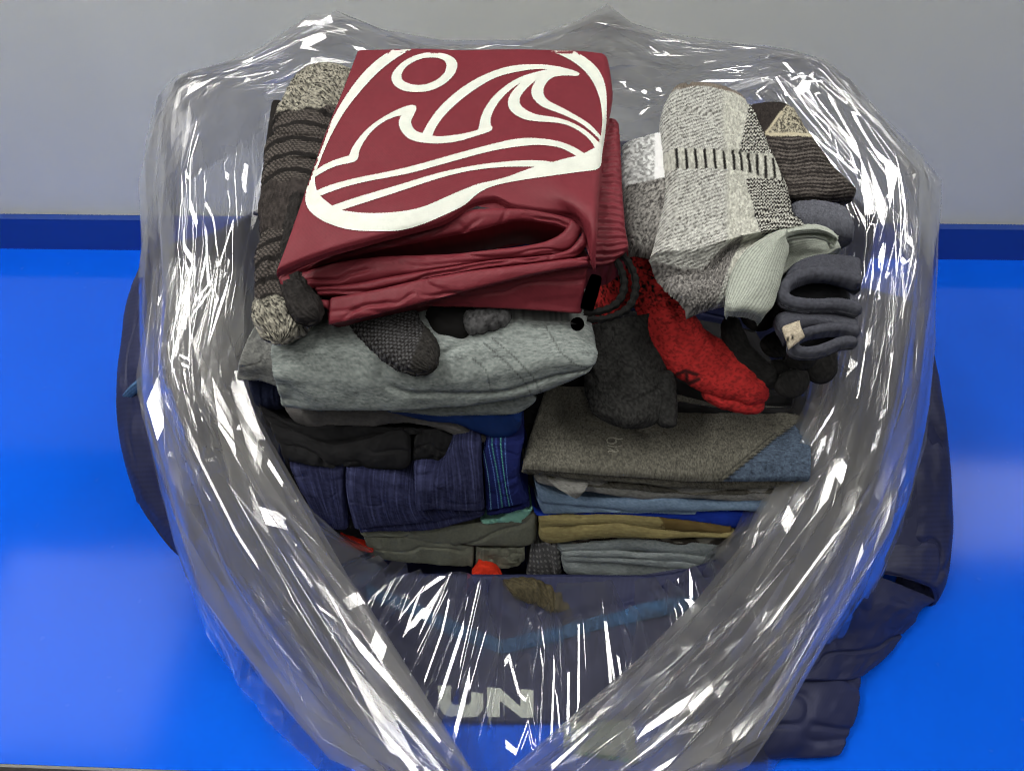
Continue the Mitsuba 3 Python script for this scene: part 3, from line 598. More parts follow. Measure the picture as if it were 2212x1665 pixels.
def trail_col(g):
    mm = marl(g, lin(26, 25, 24), lin(178, 174, 160), .0011, 141, 1.8)
    dd = dots(g, DK, DOT, .0042, 142)
    wave = g['V'] + .006 * np.sin(g['U'] * 60 + 1) + .004 * fbm2(g['U'] / .02, g['V'] / .02, 3)
    st = np.clip((np.sin(wave * 2 * np.pi / .021) - .45) * 4, 0, 1); dd = mixc(dd, np.broadcast_to(lin(28, 25, 24), dd.shape), st)
    rib = heather(lin(34, 30, 29), lin(66, 60, 58), .0016, .004, 143, 1.4)(g)
    py = g['py'] + .12 * (g['px'] - 630) + 4 * np.sin(g['U'] * 300)
    z = lambda a: np.clip((py - a) / 6, 0, 1)
    c = mixc(mm, dd, z(236)); c = mixc(c, rib, z(385)); c = mixc(c, dd, z(488)); c = mixc(c, mm, z(632))
    return c


put('trail_sock__foot', loft([(728, 150, 70), (700, 220, 84), (672, 320, 92), (655, 430, 92), (646, 540, 86), (622, 640, 72), (604, 742, 58)], 'U', .012, .02, .0009, (.7, .7), knit(.0009, .0034, 145, wrinkles(.004, .03, .0012, .01, 144, 2, .003)), trail_col))
put('trail_sock__cuff', loft([(604, 232, 14), (592, 330, 16), (584, 420, 18)], 'U', -.004, .012, .001, (.3, .3), knit(.0004, .0028, 146), flat(lin(30, 27, 26))))
labels['trail_sock__cuff'] = {'label': 'plain black edge of the cuff behind the left edge of the sock'}
tell('trail_sock', 'long black sock with dotted bands and speckled toe, left of the maroon sack', 'sock')
put('small_black_sock', loft([(650, 425, 20), (634, 520, 22), (636, 610, 28), (660, 662, 36), (690, 690, 22)], 'U', .031, .012, .0009, (.5, .8), knit(.0009, .0034, 147, wrinkles(.003, .02, .0008, .006, 148)),
                             heather(lin(26, 24, 24), lin(52, 49, 48), .0018, .003, 149)))
tell('small_black_sock', 'small plain black sock squeezed between the long dotted sock and the maroon sack', 'sock')


def toe_col(g):
    d = dots(g, lin(30, 28, 28), lin(88, 88, 90), .0042, 151); k = heather(lin(26, 25, 24), lin(58, 56, 54), .0015, .002, 152)(g)
    return mixc(d, k, np.clip((g['px'] + .35 * (g['py'] - 740) - 902) / 5, 0, 1))


put('dotted_black_sock', loft([(800, 640, 70), (835, 700, 66), (885, 750, 56), (938, 800, 38)], 'U', -.012, .013, .0009, (0, .9), knit(.0009, .0034, 153, wrinkles(.003, .02, .0008, .008, 154)), toe_col))
tell('dotted_black_sock', 'black sock toe with grey dots lying on the grey T-shirt below the maroon sack', 'sock')
put('black_glove', loft([(960, 660, 50), (985, 700, 50), (1000, 730, 30)], 'U', -.014, .012, .001, (0, .8), wrinkles(.003, .02, .0008, .006, 155), flat(lin(20, 19, 19))))
tell('black_glove', 'black knitted bunch in the shadow between the dotted sock and the grey grip sock', 'sock')
put('grip_sock', [loft([(1000, 700, 26), (1050, 690, 26), (1105, 672, 16)], 'U', -.008, .010, .001, (.8, .8), lambda U, V: .0018 * np.abs(np.sin(U * 420)) * np.abs(np.sin(V * 300)) + fbm2(U / .01, V / .01, 2) * .003, heather(lin(44, 44, 45), lin(104, 104, 106), .002, .002, 156))])
tell('grip_sock', 'lumpy dark grey sock edge showing under the front of the maroon sack', 'sock')

# the big light grey ankle sock
LGA, LGB = lin(56, 56, 55), lin(190, 190, 184)


def light_col(g):
    U, V, px, py = g['U'], g['V'], g['px'], g['py']
    x, y = (px - 1296.1) / .34597, (py - 144) / .34597
    base = mixc(lin(92, 91, 88), lin(204, 205, 200), np.clip(.60 + .34 * np.sin((x * .5 + y * 1.35) / 30 * 2 * np.pi + 3 * (nz(U, V, .006, .006, 161) - .5)) + (nz(U, V, .0019, .0017, 162) - .5) * 1.5, 0, 1))
    plain = mixc(lin(150, 150, 142), lin(212, 213, 204), nz(U, V, .0018, .0030, 163))
    fade = np.clip((x - 740 - .04 * y) / 40, 0, 1); c = mixc(base, plain, fade)
    zz = np.clip(np.sin((y + 5 * np.sin(x / 13 * 2 * np.pi / 1.6)) / 21 * 2 * np.pi) * 2.2 - .1 + (nz(U, V, .001, .001, 164) - .5), 0, 1)
    zig = mixc(lin(28, 27, 27), lin(200, 200, 192), zz)
    edge = np.interp(y, [190, 420, 540, 545, 690, 700, 900, 1100], [935, 890, 860, 1400, 1400, 905, 955, 1030])
    c = mixc(c, zig, np.clip((x - edge) / 8, 0, 1))
    inband = np.clip((y - (500 + .03 * (x - 480) + np.maximum(x - 850, 0) * .22)) / 6, 0, 1) * np.clip(((640 + .03 * (x - 480) + np.maximum(x - 850, 0) * .22) - y) / 6, 0, 1)
    xx = (x - 480 - .06 * (y - 560)); per = np.where(xx < 390, 59.0, 50.0); tick = np.clip(1.7 - np.abs(((xx + 20) % per) - 20) / 7.5, 0, 1) * (xx > -25)
    c = mixc(c, plain, inband); c = mixc(c, np.broadcast_to(lin(24, 23, 23), c.shape), inband * tick)
    heel = marl(g, lin(60, 58, 58), lin(160, 157, 154), .0012, 165, 2.2)
    hx = np.interp(y, [1010, 1080, 1200, 1330, 1540], [905, 900, 830, 780, 720]); hy = np.clip((y - np.interp(x, [330, 500, 640, 760, 900], [1190, 1255, 1255, 1130, 1030])) / 14, 0, 1)
    c = mixc(c, heel, hy * np.clip((hx - x) / 10, 0, 1))
    toe = np.clip((.05 - g['v']) / .01, 0, 1); c = mixc(c, heather(lin(96, 88, 80), lin(146, 136, 126), .0015, .0015, 166)(g), toe)
    return c


def light_wr(U, V):
    return .0005 * np.sin((U * .5 + V * 1.35) * 2 * np.pi / .0052) + knit(.0009, .0034, 167, wrinkles(.0035, .045, .0012, .014, 168, 1.6, .0025))(U, V)


def pleat(rows):
    return rows


put('light_grey_sock__foot', patch([zS([(450, 112), (600, 88), (780, 118), (925, 188)], 'U', -.012), zS([(385, 350), (600, 350), (820, 360), (1045, 400)], 'U', .012), zS([(410, 560), (600, 560), (850, 560), (1125, 590)], 'U', .018),
                                    zS([(420, 700), (600, 690), (850, 700), (1190, 750)], 'U', .016), zS([(372, 960), (600, 960), (900, 940), (1232, 900)], 'U', .018), zS([(325, 1160), (560, 1140), (900, 1050), (1330, 980)], 'U', .030),
                                    zS([(380, 1305), (640, 1290), (820, 1120), (1150, 1060)], 'U', .008), zS([(480, 1390), (690, 1360), (860, 1200), (1140, 1180)], 'U', .018), zS([(590, 1545), (720, 1505), (940, 1440), (1120, 1300)], 'U', .006)],
                                   step=.0008, er=(.014, .012, .006, .010), D=.026, tuck=.22, back=(0, .35, -1), col=light_col, wr=light_wr))
cuffc = lambda g: mixc(lin(120, 126, 118), lin(190, 196, 186), np.clip(.55 + .35 * np.sin(g['V'] * 2 * np.pi / .0024) + (nz(g['U'], g['V'], .0015, .0015, 171) - .5) * .5, 0, 1))
put('light_grey_sock__cuff', [patch([zS([(770, 1500), (800, 1320), (880, 1160), (1010, 1052), (1180, 1000)], 'U', .030), zS([(880, 1500), (960, 1380), (1030, 1230), (1100, 1100), (1170, 1040)], 'U', .040), zS([(1010, 1535), (1060, 1440), (1100, 1330), (1130, 1220), (1175, 1075)], 'U', .032),
                                     zS([(1030, 1545), (1075, 1500), (1112, 1400), (1140, 1290), (1180, 1110)], 'U', .018)], step=.0008, er=(.006, .004, .006, .004), D=.012, tuck=.06, back=(0, .35, -1), col=cuffc, wr=lambda U, V: .0004 * np.sin(V * 2 * np.pi / .0024) + fbm2(U / .03, V / .03, 172) * .005),
                              patch([zS([(1010, 1052), (1180, 990), (1340, 975), (1450, 1010), (1500, 1065)], 'U', .022), zS([(1080, 1090), (1190, 1030), (1340, 1012), (1430, 1035), (1490, 1080)], 'U', .030), zS([(1165, 1085), (1200, 1060), (1320, 1045), (1400, 1050), (1470, 1085)], 'U', .020)],
                                    step=.0008, er=(.004,) * 4, D=.010, back=(0, .35, -1), col=cuffc, wr=wrinkles(.001, .02, .0004, .003, 173))])
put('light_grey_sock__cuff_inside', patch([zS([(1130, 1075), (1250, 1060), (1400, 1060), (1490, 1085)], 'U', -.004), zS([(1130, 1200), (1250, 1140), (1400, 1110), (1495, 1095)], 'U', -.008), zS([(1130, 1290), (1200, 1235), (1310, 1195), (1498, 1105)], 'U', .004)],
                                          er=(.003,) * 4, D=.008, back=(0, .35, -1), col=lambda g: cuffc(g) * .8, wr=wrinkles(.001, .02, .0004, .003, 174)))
tell('light_grey_sock', 'large light grey ankle sock with a row of black ticks, on the right pile', 'sock')


def white_col(g):
    y = (g['py'] - 144) / .34597 + ((g['px'] - 1296.1) / .34597 - 140) * .17
    w = mixc(lin(140, 142, 142), lin(232, 234, 234), np.clip((nz(g['U'], g['V'], .0022, .0022, 181) - .3) * 2.2, 0, 1))
    w = mixc(w, np.broadcast_to(lin(232, 233, 234), w.shape), np.clip(((g['px'] - 1296.1) / .34597 - 335) / 12, 0, 1))
    return mixc(w, marl(g, lin(52, 50, 50), lin(170, 168, 164), .0012, 182, 2.2), np.clip((y - 735) / 10, 0, 1))


put('white_grey_sock', patch([zS([(135, 470), (250, 435), (385, 400), (470, 400)], 'U', .0), zS([(132, 600), (260, 580), (420, 560), (500, 560)], 'U', .004), zS([(140, 760), (260, 740), (420, 720), (500, 720)], 'U', .004), zS([(160, 960), (280, 960), (400, 950), (480, 950)], 'U', .002),
                              zS([(190, 1130), (260, 1150), (350, 1165), (460, 1180)], 'U', -.004)], er=(.01, .006, .006, .012), D=.026, tuck=.22, back=(0, .35, -1), col=white_col, wr=knit(.0007, .003, 183, wrinkles(.002, .04, .0008, .01, 184))))
tell('white_grey_sock', 'sock with white top and dark speckled foot, right beside the maroon sack', 'sock')


def hiker_col(g):
    x, y = (g['px'] - 1296.1) / .34597, (g['py'] - 144) / .34597
    n = nz(g['U'], g['V'], .0016, .0012, 191)
    rows_ = np.clip(.4 + .5 * np.sin((y + 6 * np.sin(x / 40)) / 23 * 2 * np.pi / 1.0) + (n - .5) * 1.3 - .35 * (np.sin(y / 80 * 2 * np.pi) > .2), 0, 1)
    c = mixc(lin(36, 32, 31), lin(104, 98, 94), rows_)
    top = heather(lin(34, 30, 29), lin(58, 52, 50), .002, .002, 192)(g); c = mixc(top, c, np.clip((y - 440) / 8, 0, 1))
    tri = np.clip((x - (1035 + (405 - y) * .75)) / 8, 0, 1) * np.clip((438 - y) / 6, 0, 1)
    c = mixc(c, marl(g, lin(60, 57, 50), lin(188, 182, 162), .0012, 193, 2.2), tri)
    ln = np.clip(1.6 - np.abs(y - 420) / 9, 0, 1) * (x > 1030) + np.clip(1.6 - np.abs(x - (1045 + (405 - y) * .75)) / 9, 0, 1) * (y < 410) * (y > 280)
    return mixc(c, np.broadcast_to(lin(190, 182, 158), c.shape), np.clip(ln, 0, 1))


put('brown_hiking_sock', patch([zS([(900, 260), (960, 215), (1050, 200), (1150, 215), (1220, 260)], 'U', -.02), zS([(930, 420), (1040, 400), (1260, 400), (1350, 430)], 'U', -.008), zS([(980, 620), (1200, 600), (1420, 620), (1500, 640)], 'U', -.004), zS([(1080, 800), (1300, 810), (1540, 770), (1620, 760)], 'U', -.004),
                                zS([(1150, 850), (1300, 860), (1500, 855), (1600, 850)], 'U', -.02)], er=(.01, .01, .010, .010), D=.03, tuck=.2, back=(0, .35, -1), col=hiker_col, wr=knit(.0008, .0032, 194, wrinkles(.003, .04, .0008, .01, 195))))
tell('brown_hiking_sock', 'dark brown knitted sock with a cream edged triangle, behind the light grey sock', 'sock')
SL = heather(lin(70, 72, 80), lin(108, 110, 120), .0015, .0015, 201, 1.3)
put('slate_sock', patch([zS([(1180, 850), (1260, 815), (1400, 825), (1560, 880)], 'U', -.01), zS([(1200, 930), (1300, 920), (1450, 930), (1600, 960)], 'U', -.002), zS([(1220, 1020), (1320, 1030), (1480, 1060), (1600, 1080)], 'U', -.014)], er=(.008,) * 4, D=.026, tuck=.22, back=(0, .35, -1), col=SL, wr=knit(.0008, .0032, 202, wrinkles(.002, .03, .0006, .01, 203))))
tell('slate_sock', 'slate grey sock hump below the brown knitted sock, at the right edge of the pile', 'sock')
ST = heather(lin(50, 51, 58), lin(82, 84, 94), .0012, .0016, 204, 1.2)
sw = lambda s: knit(.0003, .0022, s, wrinkles(.0012, .03, .0004, .008, s + 1))
put('slate_mesh_socks__upper_fold', patch([zS([(1190, 1250), (1300, 1190), (1420, 1165), (1560, 1170), (1640, 1190)], 'U', .006), zS([(1150, 1300), (1240, 1250), (1380, 1230), (1540, 1250), (1640, 1280)], 'U', .018), zS([(1130, 1360), (1230, 1310), (1370, 1295), (1540, 1330), (1640, 1370)], 'U', .016)], er=(.008, .004, .006, .003), D=.010, tuck=.06, back=(0, .35, -1), col=ST, wr=sw(205)))
put('slate_mesh_socks__upper_cuff', loft([(1860, 616, 12), (1790, 596, 14), (1728, 600, 14), (1694, 624, 14), (1692, 645, 14), (1728, 660, 14), (1790, 661, 14), (1860, 678, 12)], 'U', .018, .008, .0009, (.9, .9), sw(207), ST))
put('slate_mesh_socks__lower_fold', patch([zS([(1085, 1545), (1200, 1515), (1350, 1520), (1540, 1545), (1620, 1560)], 'U', .006), zS([(1120, 1610), (1230, 1570), (1350, 1570), (1540, 1600), (1620, 1610)], 'U', .016), zS([(1180, 1690), (1240, 1640), (1330, 1620), (1500, 1650), (1620, 1660)], 'U', .010)], er=(.006, .004, .005, .003), D=.010, tuck=.06, back=(0, .35, -1), col=ST, wr=sw(209)))
put('slate_mesh_socks__lower_cuff', loft([(1856, 724, 11), (1800, 712, 12), (1748, 720, 12), (1714, 740, 12), (1714, 756, 12), (1745, 764, 12), (1790, 752, 12), (1852, 744, 11)], 'U', .012, .008, .0009, (.9, .9), sw(211), ST))
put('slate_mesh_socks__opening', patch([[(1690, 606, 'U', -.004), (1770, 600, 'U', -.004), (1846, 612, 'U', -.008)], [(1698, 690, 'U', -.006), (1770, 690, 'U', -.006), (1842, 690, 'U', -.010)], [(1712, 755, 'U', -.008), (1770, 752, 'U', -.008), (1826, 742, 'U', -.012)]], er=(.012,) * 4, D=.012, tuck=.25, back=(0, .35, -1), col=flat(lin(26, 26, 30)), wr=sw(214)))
labels['slate_mesh_socks__opening'] = {'label': 'dark inside of the folded cuffs'}
put('slate_mesh_socks__tag', patch([[(1690, 704, 'U', .026), (1728, 690, 'U', .028)], [(1698, 730, 'U', .031), (1734, 712, 'U', .033)], [(1706, 752, 'U', .028), (1740, 726, 'U', .030)]], step=.0006, er=(.001,) * 4, D=.0015, back=(0, .35, -1),
                                   col=lambda g: mixc(mixc(lin(150, 140, 122), lin(196, 186, 168), nz(g['U'], g['V'], .0012, .0012, 213)), np.broadcast_to(lin(24, 22, 20), g['U'].shape + (3,)),
                                                      np.clip(1.4 - np.minimum(np.maximum(np.abs(g['px'] - 1702) / 3.0, np.abs(g['py'] - 733) / 6.0), np.maximum(np.abs(g['px'] - 1712) / 3.0, np.abs(g['py'] - 729) / 6.0)), 0, 1))))
labels['slate_mesh_socks__tag'] = {'label': 'beige woven tag with small black marks'}
tell('slate_mesh_socks', 'dark slate folded socks with open dark cuffs and a beige tag, at the right edge', 'socks')
BLK = lambda i: heather(lin(20, 20, 20), lin(44, 43, 43), .0015, .003, 222 + i)
BKN = lambda i: knit(.0003, .002, 220 + i, wrinkles(.0015, .02, .0006, .006, 221 + i))
put('black_folded_socks__toe', [loft([(1580, 680, 16), (1588, 740, 26), (1622, 790, 30), (1676, 822, 20)], 'L', .020, .010, .0009, (.6, .6), BKN(0), BLK(0))])
for i, q in enumerate([(1640, 672, 1636, 716, 38, .030), (1672, 716, 1692, 772, 36, .034), (1722, 740, 1740, 800, 36, .026), (1700, 800, 1722, 858, 38, .022), (1770, 750, 1772, 830, 34, .012), (1650, 640, 1700, 690, 40, .012), (1660, 780, 1680, 830, 36, .004)]):
    x0, y0_, x1, y1, hw_, of = q
    put('black_folded_socks__toe_%03d' % (i + 1), loft([(x0, y0_, hw_), ((x0 + x1) / 2, (y0_ + y1) / 2, hw_ * 1.05), (x1, y1, hw_ * .96)], 'L', of, .008, .0009, (.5, 1), BKN(3 * i), BLK(i)))
tell('black_folded_socks', 'bunch of black rolled socks between the red sock and the slate socks', 'socks')
# red sock
RED = np.array([.52, .030, .030])


def red_col(g):
    t = np.clip((nz(g['U'], g['V'], .0014, .0018, 231) - .46) * 4, 0, 1) * (.5 + .65 * np.clip((690 - g['py']) / 90 + .3, 0, 1))
    c = mixc(RED, lin(58, 14, 14), t) * (1 + .35 * (nz(g['U'], g['V'], .0012, .0012, 232) - .5))[..., None]
    s = np.zeros_like(g['px'])
    for pts in ([(1462, 808), (1480, 800), (1505, 808)], [(1482, 800), (1486, 830), (1478, 845)], [(1470, 845), (1490, 848), (1500, 836)], [(1468, 820), (1488, 826), (1510, 818)], [(1466, 832), (1484, 838)]): s = np.maximum(s, seam(g, pts, 4))
    return mixc(c, np.broadcast_to(lin(34, 22, 24), c.shape), s * .9)


def red_wr(U, V):
    return knit(.0004, .0026, 233, wrinkles(.004, .045, .0007, .010, 234, 1.5, .0012))(U, V) - .006 * np.exp(-((V - .075 + .25 * U) / .006) ** 2) - .004 * np.exp(-((V - .064 + .3 * U) / .004) ** 2)


put('red_sock__foot', loft([(1368, 520, 44), (1395, 590, 46), (1425, 660, 52), (1470, 740, 58), (1535, 790, 56), (1600, 828, 44), (1658, 862, 32)], 'L', .012, .018, .0009, (0, .8), red_wr, red_col))
put('red_sock__heel', patch([[(1280, 560, 'L', -.006), (1310, 560, 'L', -.004), (1350, 575, 'L', -.006)], [(1275, 640, 'L', -.004), (1310, 640, 'L', .0), (1365, 650, 'L', -.004)], [(1290, 705, 'L', -.008), (1320, 690, 'L', -.006), (1360, 660, 'L', -.01)]], er=(.004,) * 4, D=.03, back=(0, .7, -.7), col=red_col, wr=knit(.0004, .0026, 235, wrinkles(.002, .03, .0006, .008, 236))))
put('red_sock__toe_fold', loft([(1520, 840, 18), (1590, 868, 22), (1650, 872, 20)], 'L', .004, .012, .0009, (.8, .8), knit(.0004, .0026, 237, wrinkles(.002, .02, .0006, .008, 238)), red_col))
tell('red_sock', 'red marled knit sock with a small black stitched patch, right of the maroon sack', 'sock')
put('charcoal_sock', [loft([(1345, 690, 74), (1352, 760, 88), (1352, 830, 92), (1350, 890, 78), (1345, 925, 62)], 'L', .004, .02, .0009, (0, .35), knit(.0004, .0026, 241, wrinkles(.004, .045, .0008, .010, 242, 1, .002)), heather(lin(28, 28, 28), lin(62, 62, 61), .0014, .002, 243, 1.7)),
                      loft([(1428, 800, 26), (1438, 860, 24), (1440, 925, 20)], 'L', .012, .014, .0009, (.5, .5), knit(.0004, .0026, 244, wrinkles(.002, .03, .0006, .008, 245)), heather(lin(28, 28, 28), lin(56, 56, 55), .0014, .002, 246, 1.7))])
tell('charcoal_sock', 'charcoal sock on the brown heather shirt, below the drawstring and left of the red sock', 'sock')
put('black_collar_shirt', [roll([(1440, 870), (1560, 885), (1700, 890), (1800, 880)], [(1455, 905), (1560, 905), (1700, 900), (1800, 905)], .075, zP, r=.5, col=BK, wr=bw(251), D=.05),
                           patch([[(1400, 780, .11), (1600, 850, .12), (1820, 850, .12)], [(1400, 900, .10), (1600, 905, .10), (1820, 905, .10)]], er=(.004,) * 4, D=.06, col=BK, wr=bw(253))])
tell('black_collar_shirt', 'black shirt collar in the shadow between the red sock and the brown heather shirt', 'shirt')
# ------------------------------------------------------------------ navy duffel, with its zip tape, lettering, pockets
NV = lin(44, 48, 78)


def navy_nylon(g):
    tw = np.sin((g['U'] * .8 + g['V']) * 3600) * .10
    return NV[None, None] * (1 + tw + .25 * (nz(g['U'], g['V'], .02, .02, 261) - .5) + .2 * (nz(g['U'], g['V'], .001, .001, 262) - .5))[..., None]


def slab(rows, s, **k):
    a = dict(er=(.004,) * 4, D=.006, col=navy_nylon, wr=wrinkles(.005, .05, .001, .015, s, 1.5, .002), step=.0016); a.update(k); return patch(rows, **a)


W3 = lambda pts: pts


def patch3(R, s, **k):
    """as slab, through points given in metres"""
    R = [np.array(r, float) for r in R]
    global pt
    old = pt; pt = lambda q: np.array(q, float)
    try: return slab(R, s, **k)
    finally: pt = old


# inner walls of the open bag (behind, sides, floor), standing on the table
put('navy_duffel__back_panel', patch3([[(-.46, .40, .26), (-.2, .43, .36), (0.1, .44, .40), (.3, .43, .40), (.50, .40, .31)], [(-.47, .41, .16), (0, .45, .2), (.52, .41, .16)], [(-.42, .38, .004), (0, .42, .004), (.46, .38, .004)]], 271), 'nylon')
put('navy_duffel__floor', patch3([[(-.40, .40, .006), (.44, .40, .006)], [(-.30, .0, .006), (.40, -.0, .006)]], 272, D=.004, back=(0, 0, -1), wr=None), 'nylon')


def sil(pts, X):
    return [PY(*p) for p in pts]


# left side: leans out over the table; the points are its outline
LS = [(310, 590, .30), (282, 660, .25), (262, 780, .17), (255, 860, .12), (262, 960, .08), (290, 1060, .045), (335, 1140, .02), (420, 1215, -.01)]
A_ = np.array(sil(LS, 0)); 
inn = A_ + np.array([.10, .012, .05]); mid_ = A_ + np.array([.012, .0, .028]); low = np.array([[min(p[0] + .03, -.33), p[1] + .004, max(.004, p[2] * .35)] for p in A_]); low2 = low.copy(); low2[:, 2] = .004; low2[:, 0] += .02
put('navy_duffel__left_side', patch3([inn, mid_, A_, low, low2], 273, er=(.003,) * 4, D=.004, back=(1, 0, .1)), 'nylon')
RS = [(1990, 700, .30), (2012, 770, .26), (2036, 900, .18), (2050, 1020, .12), (2056, 1130, .07), (2050, 1230, .025), (2024, 1300, -.01)]
B_ = np.array(sil(RS, 0)); inn = B_ + np.array([-.12, .012, .055]); mid_ = B_ + np.array([-.014, 0, .03]); low = np.array([[p[0] - .03, p[1] + .004, max(.004, p[2] * .35)] for p in B_]); low2 = low.copy(); low2[:, 2] = .004; low2[:, 0] -= .02
put('navy_duffel__right_side', patch3([inn, mid_, B_, low, low2], 274, er=(.003,) * 4, D=.004, back=(-1, 0, .1), wr=wrinkles(.009, .06, .002, .02, 275, 1.5, .004)), 'nylon')
# front corner on the right, rolled down, and the pocket lying on the table
Zr = lambda *q: [(a, b, 'Z', z) for a, b, z in q]
put('navy_duffel__right_front_fold', patch([Zr((1640, 1180, .12), (1800, 1200, .11), (1960, 1262, .05), (2028, 1292, .018)), Zr((1600, 1270, .12), (1780, 1270, .12), (1900, 1300, .08), (1994, 1322, .018)), Zr((1560, 1380, .08), (1740, 1370, .08), (1860, 1390, .05), (1952, 1374, .012)),
                                             Zr((1560, 1470, .06), (1720, 1470, .06), (1820, 1470, .04), (1870, 1454, .010))], er=(.004, .006, .012, .004), D=.03, back=(0, .6, -.8), col=navy_nylon, wr=wrinkles(.006, .05, .0015, .016, 276, 1.5, .003), step=.0014), 'nylon')
put('navy_duffel__front_pocket', patch([Zr((1480, 1440, .05), (1700, 1440, .055), (1866, 1456, .03)), Zr((1480, 1530, .04), (1700, 1530, .045), (1860, 1535, .022)), Zr((1480, 1600, .025), (1680, 1605, .03), (1834, 1602, .014)), Zr((1480, 1655, .010), (1640, 1648, .010), (1740, 1641, .010), (1814, 1632, .008))],
                                       er=(.004, .006, .004, .006), D=.008, back=(0, .2, -1), col=navy_nylon, wr=wrinkles(.004, .05, .001, .02, 277, 1, .003), step=.0014), 'nylon')
put('navy_duffel__left_lining', patch3([[p + [.095, .014, .045] for p in A_], [p + [.115, .02, .0] for p in A_], [[p[0] + .13, p[1] + .05, .02] for p in A_]], 282, D=.004, back=(-1, 0, -.2)), 'nylon')
put('navy_duffel__right_lining', patch3([[p + [-.115, .014, .05] for p in B_], [p + [-.135, .02, .01] for p in B_], [[p[0] - .15, p[1] + .05, .02] for p in B_]], 283, D=.004, back=(1, 0, -.2)), 'nylon')
FLAP = slab([[(520, 1080, .02), (800, 1232, -.012), (1100, 1240, -.012), (1400, 1240, -.012), (1700, 1130, .01)], [(560, 1180, -.02), (820, 1300, -.045), (1090, 1330, -.05), (1400, 1310, -.045), (1700, 1260, -.02)], [(600, 1300, -.06), (840, 1400, -.085), (1090, 1420, -.09), (1400, 1400, -.085), (1700, 1380, -.06)],
             [(680, 1440, -.115), (880, 1490, -.125), (1090, 1500, -.128), (1400, 1490, -.125), (1640, 1470, -.10)], [(760, 1545, -.152), (900, 1552, -.156), (1090, 1560, -.158), (1400, 1550, -.155), (1600, 1530, -.14)]], 278, D=.008, back=(0, .3, -1), wr=wrinkles(.004, .06, .001, .016, 279, 1.5, .002))
put('navy_duffel__front_panel', FLAP, 'nylon')
onflap = lambda l: on_surface(FLAP, l, 4)
L3 = onflap(.004)
def strip(pa, pb, conv=zP, f=L3, **k):
    A = np.array([q[:2] for q in conv(pa)]); B = np.array([q[:2] for q in conv(pb)]); 
    return patch3([f(A), f((A + B) / 2), f(B)], 1, **k)
tape = lambda g: mixc(lin(34, 62, 96), lin(74, 106, 142), np.clip(nz(g['U'], g['V'], .0016, .003, 281) + .25 * np.sin(g['V'] * 1500) - .5 * (np.abs(g['v'] - .72) < .05), 0, 1))
put('navy_duffel__zip_tape', [strip([(790, 1268), (880, 1300), (970, 1340), (1085, 1384)], [(790, 1292), (880, 1326), (970, 1368), (1085, 1412)], er=(.001,) * 4, D=.003, col=tape, wr=None, step=.0012),
                              strip([(1085, 1384), (1180, 1364), (1280, 1338), (1400, 1306), (1500, 1290)], [(1085, 1412), (1180, 1390), (1280, 1364), (1400, 1334), (1500, 1316)], er=(.001,) * 4, D=.003, col=tape, wr=None, step=.0012)])
put('navy_duffel__trim_strip', patch([[(254, 866, .112), (274, 840, .105), (318, 812, .092)], [(256, 878, .110), (278, 852, .103), (319, 824, .090)], [(257, 888, .110), (281, 862, .103), (320, 834, .090)]], er=(.002,) * 4, D=.006, col=tape, wr=None, step=.001))
labels['navy_duffel__trim_strip'] = {'label': 'short blue trim strip on the left side of the duffel'}
labels['navy_duffel__zip_tape'] = {'label': 'blue zip tape along the slumped front edge of the duffel'}
Lt = onflap(.0012)
ltr = []
def letter(poly):
    gxx, gyy = np.meshgrid(np.arange(900, 1260, 3.0), np.arange(1460, 1570, 3.0)); gxx, gyy = gxx.ravel(), gyy.ravel(); P_ = Polygon(poly); i_ = contains_xy(P_.buffer(-1), gxx, gyy)
    bb = np.array([P_.exterior.interpolate(d).coords[0] for d in np.arange(0, P_.length, 2.0)]); q = np.vstack([bb, np.stack([gxx[i_], gyy[i_]], -1)])
    t = Delaunay(q).simplices; c = q[t].mean(1); t = t[contains_xy(P_.buffer(.2), c[:, 0], c[:, 1])]; v = Lt(q); t = t[~np.isnan(v).any(1)[t].any(1)]; return np.nan_to_num(v), t
UU = [(945, 1480), (974, 1480), (974, 1516), (980, 1522), (1012, 1522), (1018, 1516), (1018, 1494), (1044, 1497), (1044, 1532), (1032, 1548), (1016, 1549), (980, 1550), (960, 1544), (950, 1530)]
NN = [(1052, 1484), (1080, 1486), (1124, 1526), (1124, 1488), (1152, 1490), (1152, 1550), (1126, 1550), (1080, 1514), (1080, 1549), (1052, 1549)]
for i, P_ in enumerate((UU, NN)):
    q, t = letter(P_); scene['navy_duffel__lettering' + ('_%03d' % i if i else '')] = mikit.ply((q, t), 'faded_ink', smooth=True)
    labels['navy_duffel__lettering' + ('_%03d' % i if i else '')] = {'label': 'white printed letter %s on the duffel front' % 'UN'[i]}
tell('navy_duffel', 'open navy blue nylon duffel bag standing on the blue table, full of folded clothes', 'duffel bag')
put('orange_strap', patch([[(732, 1166, .0), (770, 1176, .0), (806, 1188, .0)], [(734, 1178, -.002), (772, 1188, -.002), (806, 1196, -.002)]], er=(.002,) * 4, D=.01, col=flat(lin(196, 46, 24)), wr=wrinkles(.002, .01, .0005, .004, 291)))
put('orange_strap_001', patch([[(1034, 1222, -.006), (1056, 1224, -.006), (1080, 1238, -.006)], [(1020, 1244, -.012), (1050, 1252, -.012), (1086, 1252, -.012)]], er=(.002,) * 4, D=.008, col=flat(lin(206, 50, 26)), wr=wrinkles(.002, .01, .0005, .004, 292)))
tell('orange_strap', 'orange strap end seen through the plastic below the navy shorts', 'strap')
tell('orange_strap_001', 'orange strap end under the plastic beside the khaki pouch', 'strap')
